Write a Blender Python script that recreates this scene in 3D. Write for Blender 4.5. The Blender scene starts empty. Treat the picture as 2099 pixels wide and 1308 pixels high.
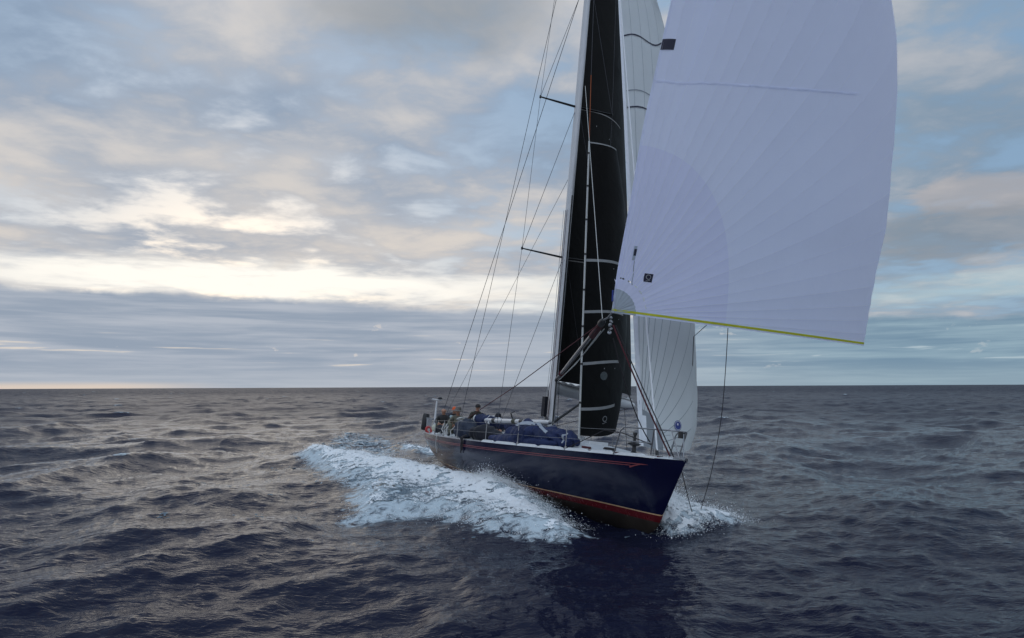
import bpy, bmesh, math, random
import numpy as np
from mathutils import Vector, Matrix

random.seed(7)
rng = np.random.default_rng(11)
scene = bpy.context.scene
COL = scene.collection
R = math.radians

# ------------------------------------------------------------------ camera
CAM_H = 3.223
PITCH = math.atan((792.5 - 654.0) / 1500.0)
ROLL = math.atan(9.0 / 2099.0)
cam_data = bpy.data.cameras.new("camera")
cam_data.sensor_width = 36.0
cam_data.lens = 36.0 * 1500.0 / 2099.0
cam_data.clip_start = 0.1
cam_data.clip_end = 40000.0
cam = bpy.data.objects.new("camera", cam_data)
COL.objects.link(cam)
cam.matrix_world = (Matrix.Translation((0, 0, CAM_H)) @ Matrix.Rotation(math.pi / 2 + PITCH, 4, 'X')
                    @ Matrix.Rotation(-ROLL, 4, 'Z'))
scene.camera = cam

# ------------------------------------------------------------------ exposure
scene.view_settings.view_transform = 'Standard'
scene.view_settings.look = 'None'
scene.view_settings.exposure = 0.0
scene.view_settings.gamma = 1.0
scene.view_settings.use_curve_mapping = False
scene.render.engine = 'CYCLES'
scene.cycles.use_denoising = True
scene.cycles.max_bounces = 6
scene.cycles.transparent_max_bounces = 12
scene.cycles.caustics_reflective = False
scene.cycles.caustics_refractive = False

SUN_AZ, SUN_EL = R(-21.0), R(10.0)

# ------------------------------------------------------------------ node helper
class NT:
    def __init__(self, tree):
        self.t = tree
        self.n = tree.nodes
        self.l = tree.links

    def node(self, kind, **kw):
        nd = self.n.new(kind)
        for k, v in kw.items():
            setattr(nd, k, v)
        return nd

    def put(self, sock, v):
        if v is None:
            return
        if hasattr(v, 'is_linked') or isinstance(v, bpy.types.NodeSocket):
            self.l.new(v, sock)
        elif isinstance(v, (tuple, list)) and len(v) == 3 and sock.type == 'RGBA':
            sock.default_value = (*v, 1.0)
        else:
            sock.default_value = v

    def m(self, op, a, b=None, c=None, clamp=False):
        nd = self.node('ShaderNodeMath', operation=op, use_clamp=clamp)
        for i, v in enumerate((a, b, c)):
            self.put(nd.inputs[i], v)
        return nd.outputs[0]

    def add(self, a, b): return self.m('ADD', a, b)
    def sub(self, a, b): return self.m('SUBTRACT', a, b)
    def mul(self, a, b): return self.m('MULTIPLY', a, b)
    def div(self, a, b): return self.m('DIVIDE', a, b)

    def vm(self, op, a, b=None):
        nd = self.node('ShaderNodeVectorMath', operation=op)
        self.put(nd.inputs[0], a)
        if b is not None:
            self.put(nd.inputs[3 if op == 'SCALE' else 1], b)
        return nd.outputs[0]

    def xyz(self, x, y, z):
        nd = self.node('ShaderNodeCombineXYZ')
        for i, v in enumerate((x, y, z)):
            self.put(nd.inputs[i], v)
        return nd.outputs[0]

    def sep(self, v):
        nd = self.node('ShaderNodeSeparateXYZ')
        self.put(nd.inputs[0], v)
        return nd.outputs

    def noise(self, vec, scale, detail=4, rough=.5, distort=0.0, lac=2.0):
        nd = self.node('ShaderNodeTexNoise')
        self.put(nd.inputs['Vector'], vec)
        nd.inputs['Scale'].default_value = scale
        nd.inputs['Detail'].default_value = detail
        nd.inputs['Roughness'].default_value = rough
        nd.inputs['Lacunarity'].default_value = lac
        nd.inputs['Distortion'].default_value = distort
        return nd.outputs[0]

    def smooth(self, v, lo, hi, a=0.0, b=1.0):
        nd = self.node('ShaderNodeMapRange', interpolation_type='SMOOTHSTEP')
        self.put(nd.inputs[0], v)
        self.put(nd.inputs[1], lo)
        self.put(nd.inputs[2], hi)
        self.put(nd.inputs[3], a)
        self.put(nd.inputs[4], b)
        return nd.outputs[0]

    def lin(self, v, lo, hi, a=0.0, b=1.0):
        nd = self.node('ShaderNodeMapRange')
        self.put(nd.inputs[0], v)
        self.put(nd.inputs[1], lo)
        self.put(nd.inputs[2], hi)
        self.put(nd.inputs[3], a)
        self.put(nd.inputs[4], b)
        return nd.outputs[0]

    def mix(self, f, a, b, blend='MIX'):
        nd = self.node('ShaderNodeMix', data_type='RGBA', blend_type=blend)
        nd.clamp_factor = True
        self.put(nd.inputs[0], f)
        self.put(nd.inputs[6], a)
        self.put(nd.inputs[7], b)
        return nd.outputs[2]

# ------------------------------------------------------------------ world / sky
world = bpy.data.worlds.new("World")
scene.world = world
world.use_nodes = True
w = NT(world.node_tree)
w.n.clear()
tc = w.node('ShaderNodeTexCoord')
D = w.vm('NORMALIZE', tc.outputs['Generated'])
dx, dy, dz = w.sep(D)
az = w.mul(w.m('ARCTAN2', dx, dy), 57.2958)            # degrees, 0 = view axis, + to the right
el = w.mul(w.m('ARCSINE', dz), 57.2958)                # degrees
sky = w.node('ShaderNodeTexSky', sky_type='NISHITA')
sky.sun_disc = False
sky.sun_elevation = SUN_EL
sky.sun_rotation = SUN_AZ
sky.air_density = 1.0
sky.dust_density = 1.5
clear = w.vm('SCALE', sky.outputs[0], 0.10)
clear = w.mix(0.75, clear, (0.27, 0.44, 0.66))
zz = w.m('MAXIMUM', w.add(dz, 0.09), 0.05)
P = w.xyz(w.div(dx, zz), w.div(dy, zz), 0.0)
P = w.vm('ADD', P, (13.7, 4.2, 0.0))
# perspective cloud deck
n_big = w.noise(P, 1.0, 3, .5, .2)
n_med = w.noise(w.vm('ADD', P, (5.1, 9.3, 2.0)), 2.3, 6, .55, .2)
n_fin = w.noise(w.vm('ADD', P, (1.7, 3.3, 7.0)), 4.2, 5, .55, .3)
def gauss(a0, aw, e0, ew):
    return w.m('POWER', 2.71828, w.mul(-1.0, w.add(w.m('POWER', w.div(w.sub(az, a0), aw), 2.0), w.m('POWER', w.div(w.sub(el, e0), ew), 2.0))))
warm = gauss(-16.0, 34.0, 9.0, 5.5)
right = w.mul(w.smooth(az, -4.0, 30.0), w.sub(1.0, w.smooth(az, 55.0, 165.0)))
shade = w.add(w.add(w.mul(n_big, .40), w.mul(n_med, .34)), w.mul(n_fin, .26))
shade = w.smooth(shade, .42, .63)
dark = w.mix(right, (0.265, 0.35, 0.475), (0.215, 0.305, 0.41))
light = w.mix(right, (0.63, 0.61, 0.60), (0.47, 0.49, 0.53))
light = w.mix(w.mul(warm, .75), light, (0.74, 0.67, 0.60))
dark = w.mix(w.mul(warm, .5), dark, (0.50, 0.50, 0.52))
cloud = w.mix(shade, dark, light)
cover = w.smooth(w.add(w.mul(n_med, .65), w.mul(n_fin, .35)), .37, .54)
skycol = w.mix(w.lin(cover, 0, 1, .22, 1.0), clear, cloud)
# a heavier grey cloud overhead, and a peach tinted one low on the right
skycol = w.mix(w.mul(w.smooth(w.add(gauss(-6.5, 11.0, 29.0, 5.0), w.mul(w.sub(n_med, .5), 1.2)), .25, .95), .75), skycol, (0.25, 0.285, 0.325))
pe = w.smooth(w.add(gauss(34.0, 5.5, 12.6, 1.7), w.mul(w.sub(n_fin, .5), 1.6)), .35, .8)
skycol = w.mix(w.mul(pe, .42), skycol, (0.55, 0.47, 0.43))
pg = w.smooth(w.add(gauss(31.0, 9.0, 10.0, 2.0), w.mul(w.sub(n_fin, .5), 1.4)), .35, .8)
skycol = w.mix(w.mul(pg, .6), skycol, (0.22, 0.26, 0.31))
# thin bright gap between the deck and the low bank
azn = w.xyz(w.mul(az, .055), w.mul(el, .34), 3.0)
n_gap = w.noise(azn, 1.9, 6, .58, .3)
gap_el = w.sub(7.7, w.mul(w.smooth(az, -10.0, 32.0), 1.3))
gap_w = w.mix(right, (1.08, 1.08, 1.08), (.85, .85, .85))
gap = w.m('POWER', 2.71828, w.mul(-1.0, w.m('POWER', w.div(w.sub(w.add(el, w.mul(w.sub(n_gap, .5), 4.6)), gap_el), gap_w), 2.0)))
gap_i = w.add(w.mul(w.m('POWER', 2.71828, w.mul(-1.0, w.m('POWER', w.div(w.sub(az, -19.0), 20.0), 2.0))), .75), .45)
gapcol = w.mix(w.smooth(az, -2.0, 22.0), (1.04, 1.00, 0.92), (0.52, 0.68, 0.72))
skycol = w.mix(w.m('MINIMUM', w.mul(gap, gap_i), 1.0), skycol, gapcol)
# low cloud bank with a lumpy top
n_edge = w.noise(w.xyz(w.mul(az, .16), w.mul(el, .25), 8.0), 1.4, 6, .55, .3)
edge = w.add(w.sub(6.85, w.mul(w.smooth(az, -32.0, 30.0), 1.9)), w.mul(w.sub(n_edge, .5), 1.6))
bank = w.smooth(w.sub(edge, el), -.10, .50)
n_st = w.noise(w.xyz(w.mul(az, .05), w.mul(el, .75), 1.0), 1.5, 6, .55, .5)
n_st2 = w.noise(w.xyz(w.mul(az, .10), w.mul(el, 1.9), 5.0), 1.3, 5, .55, .4)
bk = w.mix(right, (0.30, 0.36, 0.45), (0.17, 0.27, 0.37))
bl = w.mix(right, (0.45, 0.49, 0.56), (0.29, 0.41, 0.49))
bankcol = w.mix(w.smooth(w.add(w.mul(n_st, .6), w.mul(n_st2, .4)), .36, .64), bk, bl)
bankcol = w.mix(w.mul(w.smooth(el, 2.2, 0.0), .55), bankcol, w.mix(right, (0.46, 0.50, 0.56), (0.34, 0.44, 0.50)))
streak = w.mul(w.smooth(n_st2, .60, .70), w.mul(w.smooth(el, 4.6, 2.4), w.smooth(el, .8, 1.6)))
bankcol = w.mix(w.mul(streak, .7), bankcol, w.mix(right, (0.82, 0.72, 0.60), (0.50, 0.60, 0.65)))
n_puff = w.noise(w.xyz(w.mul(az, .33), w.mul(el, .62), 2.5), 1.0, 6, .6, .2)
puff = w.mul(w.smooth(n_puff, .65, .70), w.mul(w.smooth(el, 6.0, 4.0), w.smooth(el, 1.0, 1.6)))
bankcol = w.mix(w.mul(puff, .75), bankcol, w.mix(right, (0.66, 0.62, 0.60), (0.40, 0.48, 0.53)))
skycol = w.mix(bank, skycol, bankcol)
hz = w.mul(w.smooth(el, .55, .1), w.smooth(az, -20.0, -30.0))
skycol = w.mix(w.mul(hz, .6), skycol, (0.90, 0.70, 0.52))
# the overcast grows brighter towards the zenith and over the open side of the sky behind the
# viewer, as the light on the near face of the spinnaker shows
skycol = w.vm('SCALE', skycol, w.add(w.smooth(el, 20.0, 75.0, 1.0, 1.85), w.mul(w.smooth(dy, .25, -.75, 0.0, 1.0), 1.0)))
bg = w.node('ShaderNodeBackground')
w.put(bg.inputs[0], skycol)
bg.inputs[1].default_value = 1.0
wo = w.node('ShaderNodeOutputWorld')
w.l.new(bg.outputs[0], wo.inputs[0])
world.cycles.sampling_method = 'MANUAL'
world.cycles.sample_map_resolution = 512

# ------------------------------------------------------------------ sun (veiled by cloud)
sd = bpy.data.lights.new("sun", 'SUN')
sd.energy = 0.04
sd.angle = R(22.0)
sd.color = (1.0, 0.86, 0.68)
sun = bpy.data.objects.new("sun", sd)
COL.objects.link(sun)
sv = Vector((math.sin(SUN_AZ) * math.cos(SUN_EL), math.cos(SUN_AZ) * math.cos(SUN_EL), math.sin(SUN_EL)))
sun.rotation_euler = (-sv).to_track_quat('-Z', 'Y').to_euler()
sun.location = sv * 60

# ------------------------------------------------------------------ materials
MATS = {}
def mat(name, col, rough=.5, metal=0.0, var=0.08, nscale=6.0, bump=0.0, bscale=30.0, coat=0.0, trans=0.0, spec=None, randv=0.0):
    m = bpy.data.materials.new(name)
    m.use_nodes = True
    t = NT(m.node_tree)
    t.n.clear()
    tcn = t.node('ShaderNodeTexCoord')
    n = t.noise(tcn.outputs['Object'], nscale, 4, .55)
    k = t.lin(n, .25, .75, 1 - var, 1 + var)
    if randv:
        oi = t.node('ShaderNodeObjectInfo')
        k = t.mul(k, t.lin(oi.outputs['Random'], 0, 1, 1 - randv, 1 + randv))
    c = t.vm('SCALE', (col[0], col[1], col[2]), k)
    b = t.node('ShaderNodeBsdfPrincipled')
    t.put(b.inputs['Base Color'], c)
    t.put(b.inputs['Roughness'], t.lin(n, .3, .7, max(.03, rough - .06), min(1, rough + .06)))
    b.inputs['Metallic'].default_value = metal
    b.inputs['Coat Weight'].default_value = coat
    if spec is not None:
        b.inputs['Specular IOR Level'].default_value = spec
    if bump:
        bn = t.node('ShaderNodeBump')
        bn.inputs['Strength'].default_value = 1.0
        bn.inputs['Distance'].default_value = bump
        t.put(bn.inputs['Height'], t.noise(tcn.outputs['Object'], bscale, 4, .55, .6))
        t.l.new(bn.outputs[0], b.inputs['Normal'])
    out = t.node('ShaderNodeOutputMaterial')
    sh = b.outputs[0]
    if trans:
        tr = t.node('ShaderNodeBsdfTranslucent')
        t.put(tr.inputs[0], c)
        if bump:
            t.l.new(bn.outputs[0], tr.inputs['Normal'])
        mx = t.node('ShaderNodeMixShader')
        mx.inputs[0].default_value = trans
        t.l.new(sh, mx.inputs[1])
        t.l.new(tr.outputs[0], mx.inputs[2])
        sh = mx.outputs[0]
    t.l.new(sh, out.inputs[0])
    MATS[name] = m
    return m

mat('navy_paint', (0.004, 0.005, 0.026), .15, var=.12, nscale=1.2, bump=.0010, bscale=1.3, spec=.30)
mat('boot_red', (0.10, 0.009, 0.012), .25, var=.15)
mat('boot_cream', (0.55, 0.36, 0.20), .35)
mat('antifoul', (0.024, 0.018, 0.013), .38, var=.3, nscale=3)
mat('stripe_red', (0.24, 0.05, 0.055), .35)
mat('deck_white', (0.56, 0.58, 0.60), .5, var=.06, bump=.001, bscale=60)
mat('rail_white', (0.68, 0.69, 0.70), .35)
mat('pole_grey', (0.22, 0.21, 0.21), .35, var=.1)
mat('alloy', (0.42, 0.42, 0.44), .38, metal=.55, var=.08, nscale=2)
mat('mast_paint', (0.58, 0.58, 0.59), .36, var=.06, nscale=2)
mat('steel', (0.27, 0.27, 0.28), .36, metal=.8)
mat('wire', (0.06, 0.06, 0.07), .45, metal=.3)
mat('black_gear', (0.012, 0.012, 0.014), .5)
mat('carbon', (0.010, 0.010, 0.011), .4)
mat('rope_dark', (0.018, 0.015, 0.018), .8)
mat('rope_red', (0.075, 0.012, 0.018), .8)
mat('rope_white', (0.50, 0.50, 0.48), .8)
mat('rope_orange', (0.40, 0.10, 0.03), .8)
mat('rope_yellow', (0.42, 0.30, 0.06), .8)
mat('spin_cloth', (0.81, 0.84, 1.0), .8, var=.012, nscale=2, trans=.56, bump=.006, bscale=2.2, randv=.014, spec=.2)
mat('spin_reinf', (0.765, 0.785, 0.985), .8, var=.012, nscale=2, trans=.53, spec=.2, bump=.006, bscale=3.0, randv=.018)
mat('spin_patch', (0.44, 0.49, 0.55), .7, var=.03, trans=.30, randv=.08)
mat('spin_seam', (0.88, 0.90, 0.99), .75, trans=.75, spec=.1)
mat('spin_band', (0.86, 0.88, 0.98), .75, trans=.75, spec=.1)
mat('foot_tape', (0.60, 0.62, 0.03), .6, trans=.2)
mat('jib_cloth', (0.74, 0.77, 0.76), .6, var=.03, nscale=1.5, trans=.42, bump=.006, bscale=5.0, randv=.02)
mat('jib_seam', (0.24, 0.27, 0.29), .6, trans=.2)
mat('jib_patch', (0.27, 0.29, 0.31), .6, trans=.25)
mat('black_sail', (0.0062, 0.0058, 0.0058), .55, var=.3, nscale=1.0, bump=.03, bscale=1.6, trans=.10, spec=.12)
mat('sail_band', (0.42, 0.42, 0.42), .6, trans=.1)
mat('sail_line', (0.24, 0.23, 0.22), .6)
mat('logo_grey', (0.30, 0.30, 0.31), .6)
mat('logo_navy', (0.008, 0.008, 0.03), .6)
mat('logo_blue', (0.02, 0.04, 0.22), .6)
mat('patch_white', (0.72, 0.73, 0.75), .6)
mat('bag_navy', (0.010, 0.019, 0.070), .6, var=.35, nscale=3, bump=.05, bscale=5, spec=.3)
mat('bag_dark', (0.008, 0.009, 0.016), .68, var=.25, nscale=4, bump=.02, bscale=7, spec=.3)
mat('bag_slate', (0.020, 0.028, 0.050), .65, var=.25, nscale=4, bump=.02, bscale=7, spec=.3)
mat('strap_grey', (0.30, 0.33, 0.38), .7)
mat('skin', (0.34, 0.17, 0.11), .5)
mat('jacket_black', (0.010, 0.010, 0.011), .7, bump=.006, bscale=14)
mat('jacket_khaki', (0.13, 0.125, 0.095), .75, bump=.008, bscale=12)
mat('jacket_olive', (0.022, 0.020, 0.013), .75, bump=.008, bscale=12)
mat('jacket_navy', (0.008, 0.009, 0.016), .75, bump=.008, bscale=12)
mat('trouser_olive', (0.060, 0.060, 0.038), .75, bump=.008, bscale=12)
mat('trouser_dark', (0.012, 0.012, 0.016), .75, bump=.008, bscale=12)
mat('teal_white', (0.34, 0.44, 0.46), .7)
mat('cap_orange', (0.62, 0.10, 0.02), .7)
mat('cap_dark', (0.012, 0.010, 0.012), .7)
mat('hat_grey', (0.13, 0.12, 0.11), .75)
mat('hair_dark', (0.02, 0.014, 0.010), .6)
mat('helmet_pale', (0.45, 0.46, 0.36), .5)
mat('buoy_red', (0.40, 0.03, 0.03), .5)
mat('grey_plastic', (0.30, 0.31, 0.33), .45)
mat('glass_dark', (0.02, 0.022, 0.026), .08)

# ------------------------------------------------------------------ mesh builder
class MB:
    def __init__(self):
        self.v, self.f = [], []

    def grid(self, pts, closed_u=False, closed_v=False):
        """pts[i][j] array of points"""
        ni, nj = len(pts), len(pts[0])
        o = len(self.v)
        for row in pts:
            for p in row:
                self.v.append(tuple(float(c) for c in p))
        for i in range(ni if closed_u else ni - 1):
            for j in range(nj if closed_v else nj - 1):
                a = o + i * nj + j
                b = o + i * nj + (j + 1) % nj
                c = o + ((i + 1) % ni) * nj + (j + 1) % nj
                d = o + ((i + 1) % ni) * nj + j
                self.f.append((a, b, c, d))
        return self

    def poly(self, pts):
        o = len(self.v)
        self.v += [tuple(float(c) for c in p) for p in pts]
        self.f.append(tuple(range(o, o + len(pts))))
        return self

    def box(self, c, s, rot=None):
        o = len(self.v)
        for sx in (-.5, .5):
            for sy in (-.5, .5):
                for sz in (-.5, .5):
                    p = Vector((sx * s[0], sy * s[1], sz * s[2]))
                    if rot is not None:
                        p = rot @ p
                    self.v.append((p.x + c[0], p.y + c[1], p.z + c[2]))
        for q in ((0, 1, 3, 2), (4, 6, 7, 5), (0, 4, 5, 1), (2, 3, 7, 6), (0, 2, 6, 4), (1, 5, 7, 3)):
            self.f.append(tuple(o + k for k in q))
        return self

    def tube(self, path, r, seg=8, cap=True, flat=1.0):
        path = [Vector(p) for p in path]
        n = len(path)
        rs = r if isinstance(r, (list, tuple)) else [r] * n
        rows = []
        up0 = None
        for i, p in enumerate(path):
            t = (path[min(i + 1, n - 1)] - path[max(i - 1, 0)])
            if t.length < 1e-9:
                t = Vector((0, 0, 1))
            t.normalize()
            if up0 is None:
                ref = Vector((0, 0, 1)) if abs(t.z) < .9 else Vector((1, 0, 0))
                a = t.cross(ref).normalized()
            else:
                a = (up0 - t * up0.dot(t)).normalized()
            up0 = a
            b = t.cross(a)
            rows.append([p + a * (rs[i] * math.cos(2 * math.pi * k / seg)) + b * (rs[i] * flat * math.sin(2 * math.pi * k / seg))
                         for k in range(seg)])
        o = len(self.v)
        self.grid(rows, closed_v=True)
        if cap:
            self.f.append(tuple(o + k for k in range(seg)))
            self.f.append(tuple(o + (n - 1) * seg + k for k in reversed(range(seg))))
        return self

    def lathe(self, prof, axis_o, axis_d=(0, 0, 1), seg=16):
        d = Vector(axis_d).normalized()
        ref = Vector((1, 0, 0)) if abs(d.x) < .9 else Vector((0, 1, 0))
        a = d.cross(ref).normalized()
        b = d.cross(a)
        o = Vector(axis_o)
        rows = [[o + d * z + a * (r * math.cos(2 * math.pi * k / seg)) + b * (r * math.sin(2 * math.pi * k / seg)) for k in range(seg)]
                for r, z in prof]
        return self.grid(rows, closed_v=True)

    def build(self, name, material, parent=None, smooth=True, recalc=True):
        me = bpy.data.meshes.new(name)
        me.from_pydata(self.v, [], self.f)
        me.update()
        if recalc:
            bm = bmesh.new()
            bm.from_mesh(me)
            bmesh.ops.remove_doubles(bm, verts=bm.verts, dist=1e-5)
            bmesh.ops.recalc_face_normals(bm, faces=bm.faces)
            bm.to_mesh(me)
            bm.free()
        if smooth:
            me.shade_smooth()
            try:
                me.set_sharp_from_angle(angle=R(40))
            except Exception:
                pass
        me.materials.append(MATS[material] if isinstance(material, str) else material)
        ob = bpy.data.objects.new(name, me)
        COL.objects.link(ob)
        if parent is not None:
            ob.parent = parent
        return ob

def empty(name, mw):
    o = bpy.data.objects.new(name, None)
    o.empty_display_size = .3
    COL.objects.link(o)
    o.matrix_world = mw
    return o

def tag(o, label=None, cat=None, group=None, kind=None):
    if label: o['label'] = label
    if cat: o['category'] = cat
    if group: o['group'] = group
    if kind: o['kind'] = kind
    return o

# ------------------------------------------------------------------ boat frame (x fwd, y port, z up)
L = 19.5
PSI, TRIM, HEEL = 0.324, 0.016, 0.119
def boat_matrix():
    h = Vector((math.sin(PSI), -math.cos(PSI), 0)); po = Vector((math.cos(PSI), math.sin(PSI), 0)); up = Vector((0, 0, 1))
    Rb = Matrix((h, po, up)).transposed()
    T = Matrix(((math.cos(TRIM), 0, -math.sin(TRIM)), (0, 1, 0), (math.sin(TRIM), 0, math.cos(TRIM))))
    Hm = Matrix(((1, 0, 0), (0, math.cos(HEEL), math.sin(HEEL)), (0, -math.sin(HEEL), math.cos(HEEL))))
    return (Matrix.Translation((0.396, 24.78, 0.006)) @ (Rb @ T @ Hm).to_4x4() @ Matrix.Translation((-L / 2, 0, 0)))
BM = boat_matrix()
BMN = np.array(BM)
BMI = np.array(BM.inverted())

ZB, ZM, ZS, BMX, BTR, NB = 1.50, 1.24, 1.155, 4.73, 3.02, 1.97
def beam(x):
    s = x / L
    if s < .45:
        return BMX / 2 * (1 - (1 - BTR / BMX) * ((.45 - s) / .45) ** 2)
    return BMX / 2 * max(0.0, 1 - ((min(s, 1) - .45) / .55) ** NB)
def sheer(x):
    s = x / L
    return ZS * (1 - s) ** 2 + (2 * ZM - .5 * ZB - .5 * ZS) * 2 * s * (1 - s) + ZB * s * s
_px = [0, .3, 1.2, 2.5, 4.5, 7, 10, 13, 15.5, 17, 17.7, 18.15, 18.42, 18.58, 18.68, 19.5]
_pz = [.50, .46, .30, .06, -.28, -.52, -.62, -.56, -.44, -.345, -.29, -.22, -.11, .04, .22, 1.5]
def keelz(x):
    return float(np.interp(x, _px, _pz))
def prof(x, t):
    s = x / L
    t = min(max(t, 0.0), 1.0)
    mid = (1 - (1 - t) ** 2.6) ** .5
    bow = t ** .82
    k = min(max((s - .5) / .5, 0), 1)
    k = k * k * (3 - 2 * k)
    return mid * (1 - k) + bow * k
def hull_y(x, z):
    K, S = keelz(x), sheer(x)
    if S - K < 1e-4:
        return 0.0
    return beam(x) * prof(x, (z - K) / (S - K))

yacht = tag(empty('sailing_yacht', BM), 'dark blue racing yacht under full sail with red cove stripes and crew aboard', 'sailing yacht')

XS = sorted(set([round(v, 3) for v in list(np.linspace(0, 16.5, 56)) + list(np.linspace(16.5, 18.4, 16)) + list(np.linspace(18.4, 19.5, 23))]))
def hull_strip(z0, z1, rows, name, material, off=0.0):
    mb = MB()
    for side in (-1, 1):
        g = []
        for x in XS:
            K, S = keelz(x), sheer(x)
            a = max(K, min(S, z0(x)))
            b = max(K, min(S, z1(x)))
            row = []
            for j in range(rows + 1):
                z = a + (b - a) * (j / rows) ** (1.0 if a > K + 1e-6 else 1.7)
                row.append((x, side * (hull_y(x, z) + off), z))
            g.append(row)
        mb.grid(g)
    # transom closing strip
    K, S = keelz(0), sheer(0)
    a, b = max(K, z0(0)), min(S, z1(0))
    if b > a + 1e-4:
        mb.grid([[(0, sd_ * hull_y(0, a + (b - a) * j / rows), a + (b - a) * j / rows) for sd_ in (-1, 1)] for j in range(rows + 1)])
    return mb.build(name, material, yacht)

hull = hull_strip(lambda x: .262, lambda x: sheer(x), 16, 'hull', 'navy_paint')
hull_strip(lambda x: .238, lambda x: .262, 1, 'boot_stripe', 'boot_cream', .002)
hull_strip(lambda x: .115 - .03 * (x / L), lambda x: .238, 3, 'boot_band', 'boot_red')
hull_strip(lambda x: -9, lambda x: .115 - .03 * (x / L), 12, 'hull_bottom', 'antifoul')

# cove stripes: two thin raised lines on each side, ending in an arrowhead at the bow
def cove(side, d0, d1, x0, x1):
    xs = np.linspace(x0, x1, 70)
    return MB().grid([[(x, side * (hull_y(x, sheer(x) - d) + .004), sheer(x) - d) for d in (d0, d1)] for x in xs])
for side in (-1, 1):
    cove(side, .150, .168, .55, 18.35).build('cove_stripe', 'stripe_red', yacht)
    cove(side, .196, .212, .55, 18.05).build('cove_stripe', 'stripe_red', yacht)
    mb = MB()
    def hp(x, d): return (x, side * (hull_y(x, sheer(x) - d) + .006), sheer(x) - d)
    mb.grid([[hp(18.02, .222), hp(18.02, .26)], [hp(18.2, .18), hp(18.2, .205)], [hp(18.35, .150), hp(18.35, .172)], [hp(18.55, .158), hp(18.55, .160)]])
    mb.build('arrowhead', 'stripe_red', yacht)

# deck with a cockpit well
WX0, WX1, WY = 1.2, 5.6, .95
def deckz(x, y):
    b = max(beam(x), .05)
    return sheer(x) + .10 * min(1, b) * (1 - min(1, abs(y) / b) ** 2)
mb = MB()
dxs = sorted(set(list(np.linspace(0, 19.45, 60)) + [WX0, WX1]))
fr = [-1, -.85, -.7, -.55, -.4, -.2, 0, .2, .4, .55, .7, .85, 1]
for x0, x1 in zip(dxs[:-1], dxs[1:]):
    for k in range(len(fr) - 1):
        if x0 >= WX0 - 1e-6 and x1 <= WX1 + 1e-6 and fr[k] >= -.56 and fr[k + 1] <= .56:
            continue
        q = []
        for x, f_ in ((x0, fr[k]), (x1, fr[k]), (x1, fr[k + 1]), (x0, fr[k + 1])):
            y = f_ * beam(x)
            q.append((x, y, deckz(x, y)))
        mb.poly(q)
deck = mb.build('deck', 'deck_white', yacht)
mb = MB()
rim = []
for x in np.linspace(WX0, WX1, 12): rim.append((x, -.55 * beam(x)))
for x in np.linspace(WX1, WX0, 12): rim.append((x, .55 * beam(x)))
mb.grid([[(x, y, deckz(x, y) - .001) for x, y in rim], [(x, y * .92, .80) for x, y in rim]], closed_v=True)
mb.poly([(x, y * .92, .80) for x, y in rim])
mb.build('cockpit_well', 'deck_white', yacht, smooth=False)
mb = MB()
for side in (-1, 1):
    g = []
    for x in np.linspace(1.4, 6.0, 20):
        y = side * .60 * beam(x)
        z = deckz(x, y)
        g.append([(x, y - .10, z - .01), (x, y - .08, z + .17), (x, y + .08, z + .17), (x, y + .10, z - .01)])
    mb.grid(g)
mb.build('coaming', 'deck_white', yacht)

# low coachroof tapering into the foredeck
mb = MB()
g = []
for x in np.linspace(6.0, 16.6, 36):
    hgt = .30 * min(1, max(0, (16.6 - x) / 4.2)) ** .8 * min(1, (x - 5.95) / .25)
    hw = .58 * beam(x)
    row = []
    for a in np.linspace(-1, 1, 17):
        y = hw * a
        k = 1 - abs(a) ** 5
        row.append((x, y, deckz(x, y) - .01 + hgt * k))
    g.append(row)
mb.grid(g)
croof = mb.build('coachroof', 'deck_white', yacht)
def roofz(x, y):
    hgt = .30 * min(1, max(0, (16.6 - x) / 4.2)) ** .8
    return deckz(x, y) - .01 + hgt * (1 - min(1, abs(y) / (.58 * beam(x))) ** 5)
# hatches
for (hx, hy, s) in ((14.9, 0, .55), (12.6, .45, .42), (9.3, 0, .6)):
    zc = roofz(hx, hy)
    h_ = MB().box((hx, hy, zc + .03), (s, s, .09)).build('hatch', 'rail_white', yacht, smooth=False)
    MB().box((hx, hy, zc + .081), (s - .1, s - .1, .012)).build('hatch_pane', 'glass_dark', h_, smooth=False)
# control lines led along the side deck to the bow
for k, (y0_, m_) in enumerate(((-.16, 'rope_red'), (-.22, 'rope_dark'), (-.30, 'rope_white'))):
    pts = []
    for x in np.linspace(11.9, 18.7, 18):
        y = -max(beam(x) + y0_, .04) + .015 * math.sin(x * 3 + k)
        pts.append((x, y, deckz(x, y) + .018 + .006 * math.sin(x * 5 + k)))
    MB().tube(pts, .010, 6).build('control_line', m_, yacht)
# grab rails, winches, cleats, chocks
def winch(x, y, z, s=1.0):
    o = MB().lathe([(0, 0), (.10 * s, 0), (.10 * s, .03 * s), (.065 * s, .06 * s), (.06 * s, .14 * s), (.085 * s, .17 * s), (.085 * s, .2 * s), (0, .2 * s)], (x, y, z)).build('winch', 'steel', yacht)
    return o
for (x, y) in ((5.9, -1.25), (5.9, 1.25), (3.6, -1.35), (3.6, 1.35), (10.6, -.75), (10.6, .75), (11.0, .5)):
    winch(x, y, deckz(x, y) + (.16 if x < 6 else .26), 1.3)
# capstan on the foredeck
z0 = deckz(17.25, .0)
MB().lathe([(0, 0), (.09, 0), (.05, .04), (.045, .16), (.16, .20), (.17, .23), (.03, .27), (.03, .42), (.05, .43), (.05, .49), (0, .5)], (17.25, -.05, z0 - .01)).build('capstan', 'black_gear', yacht)

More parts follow.
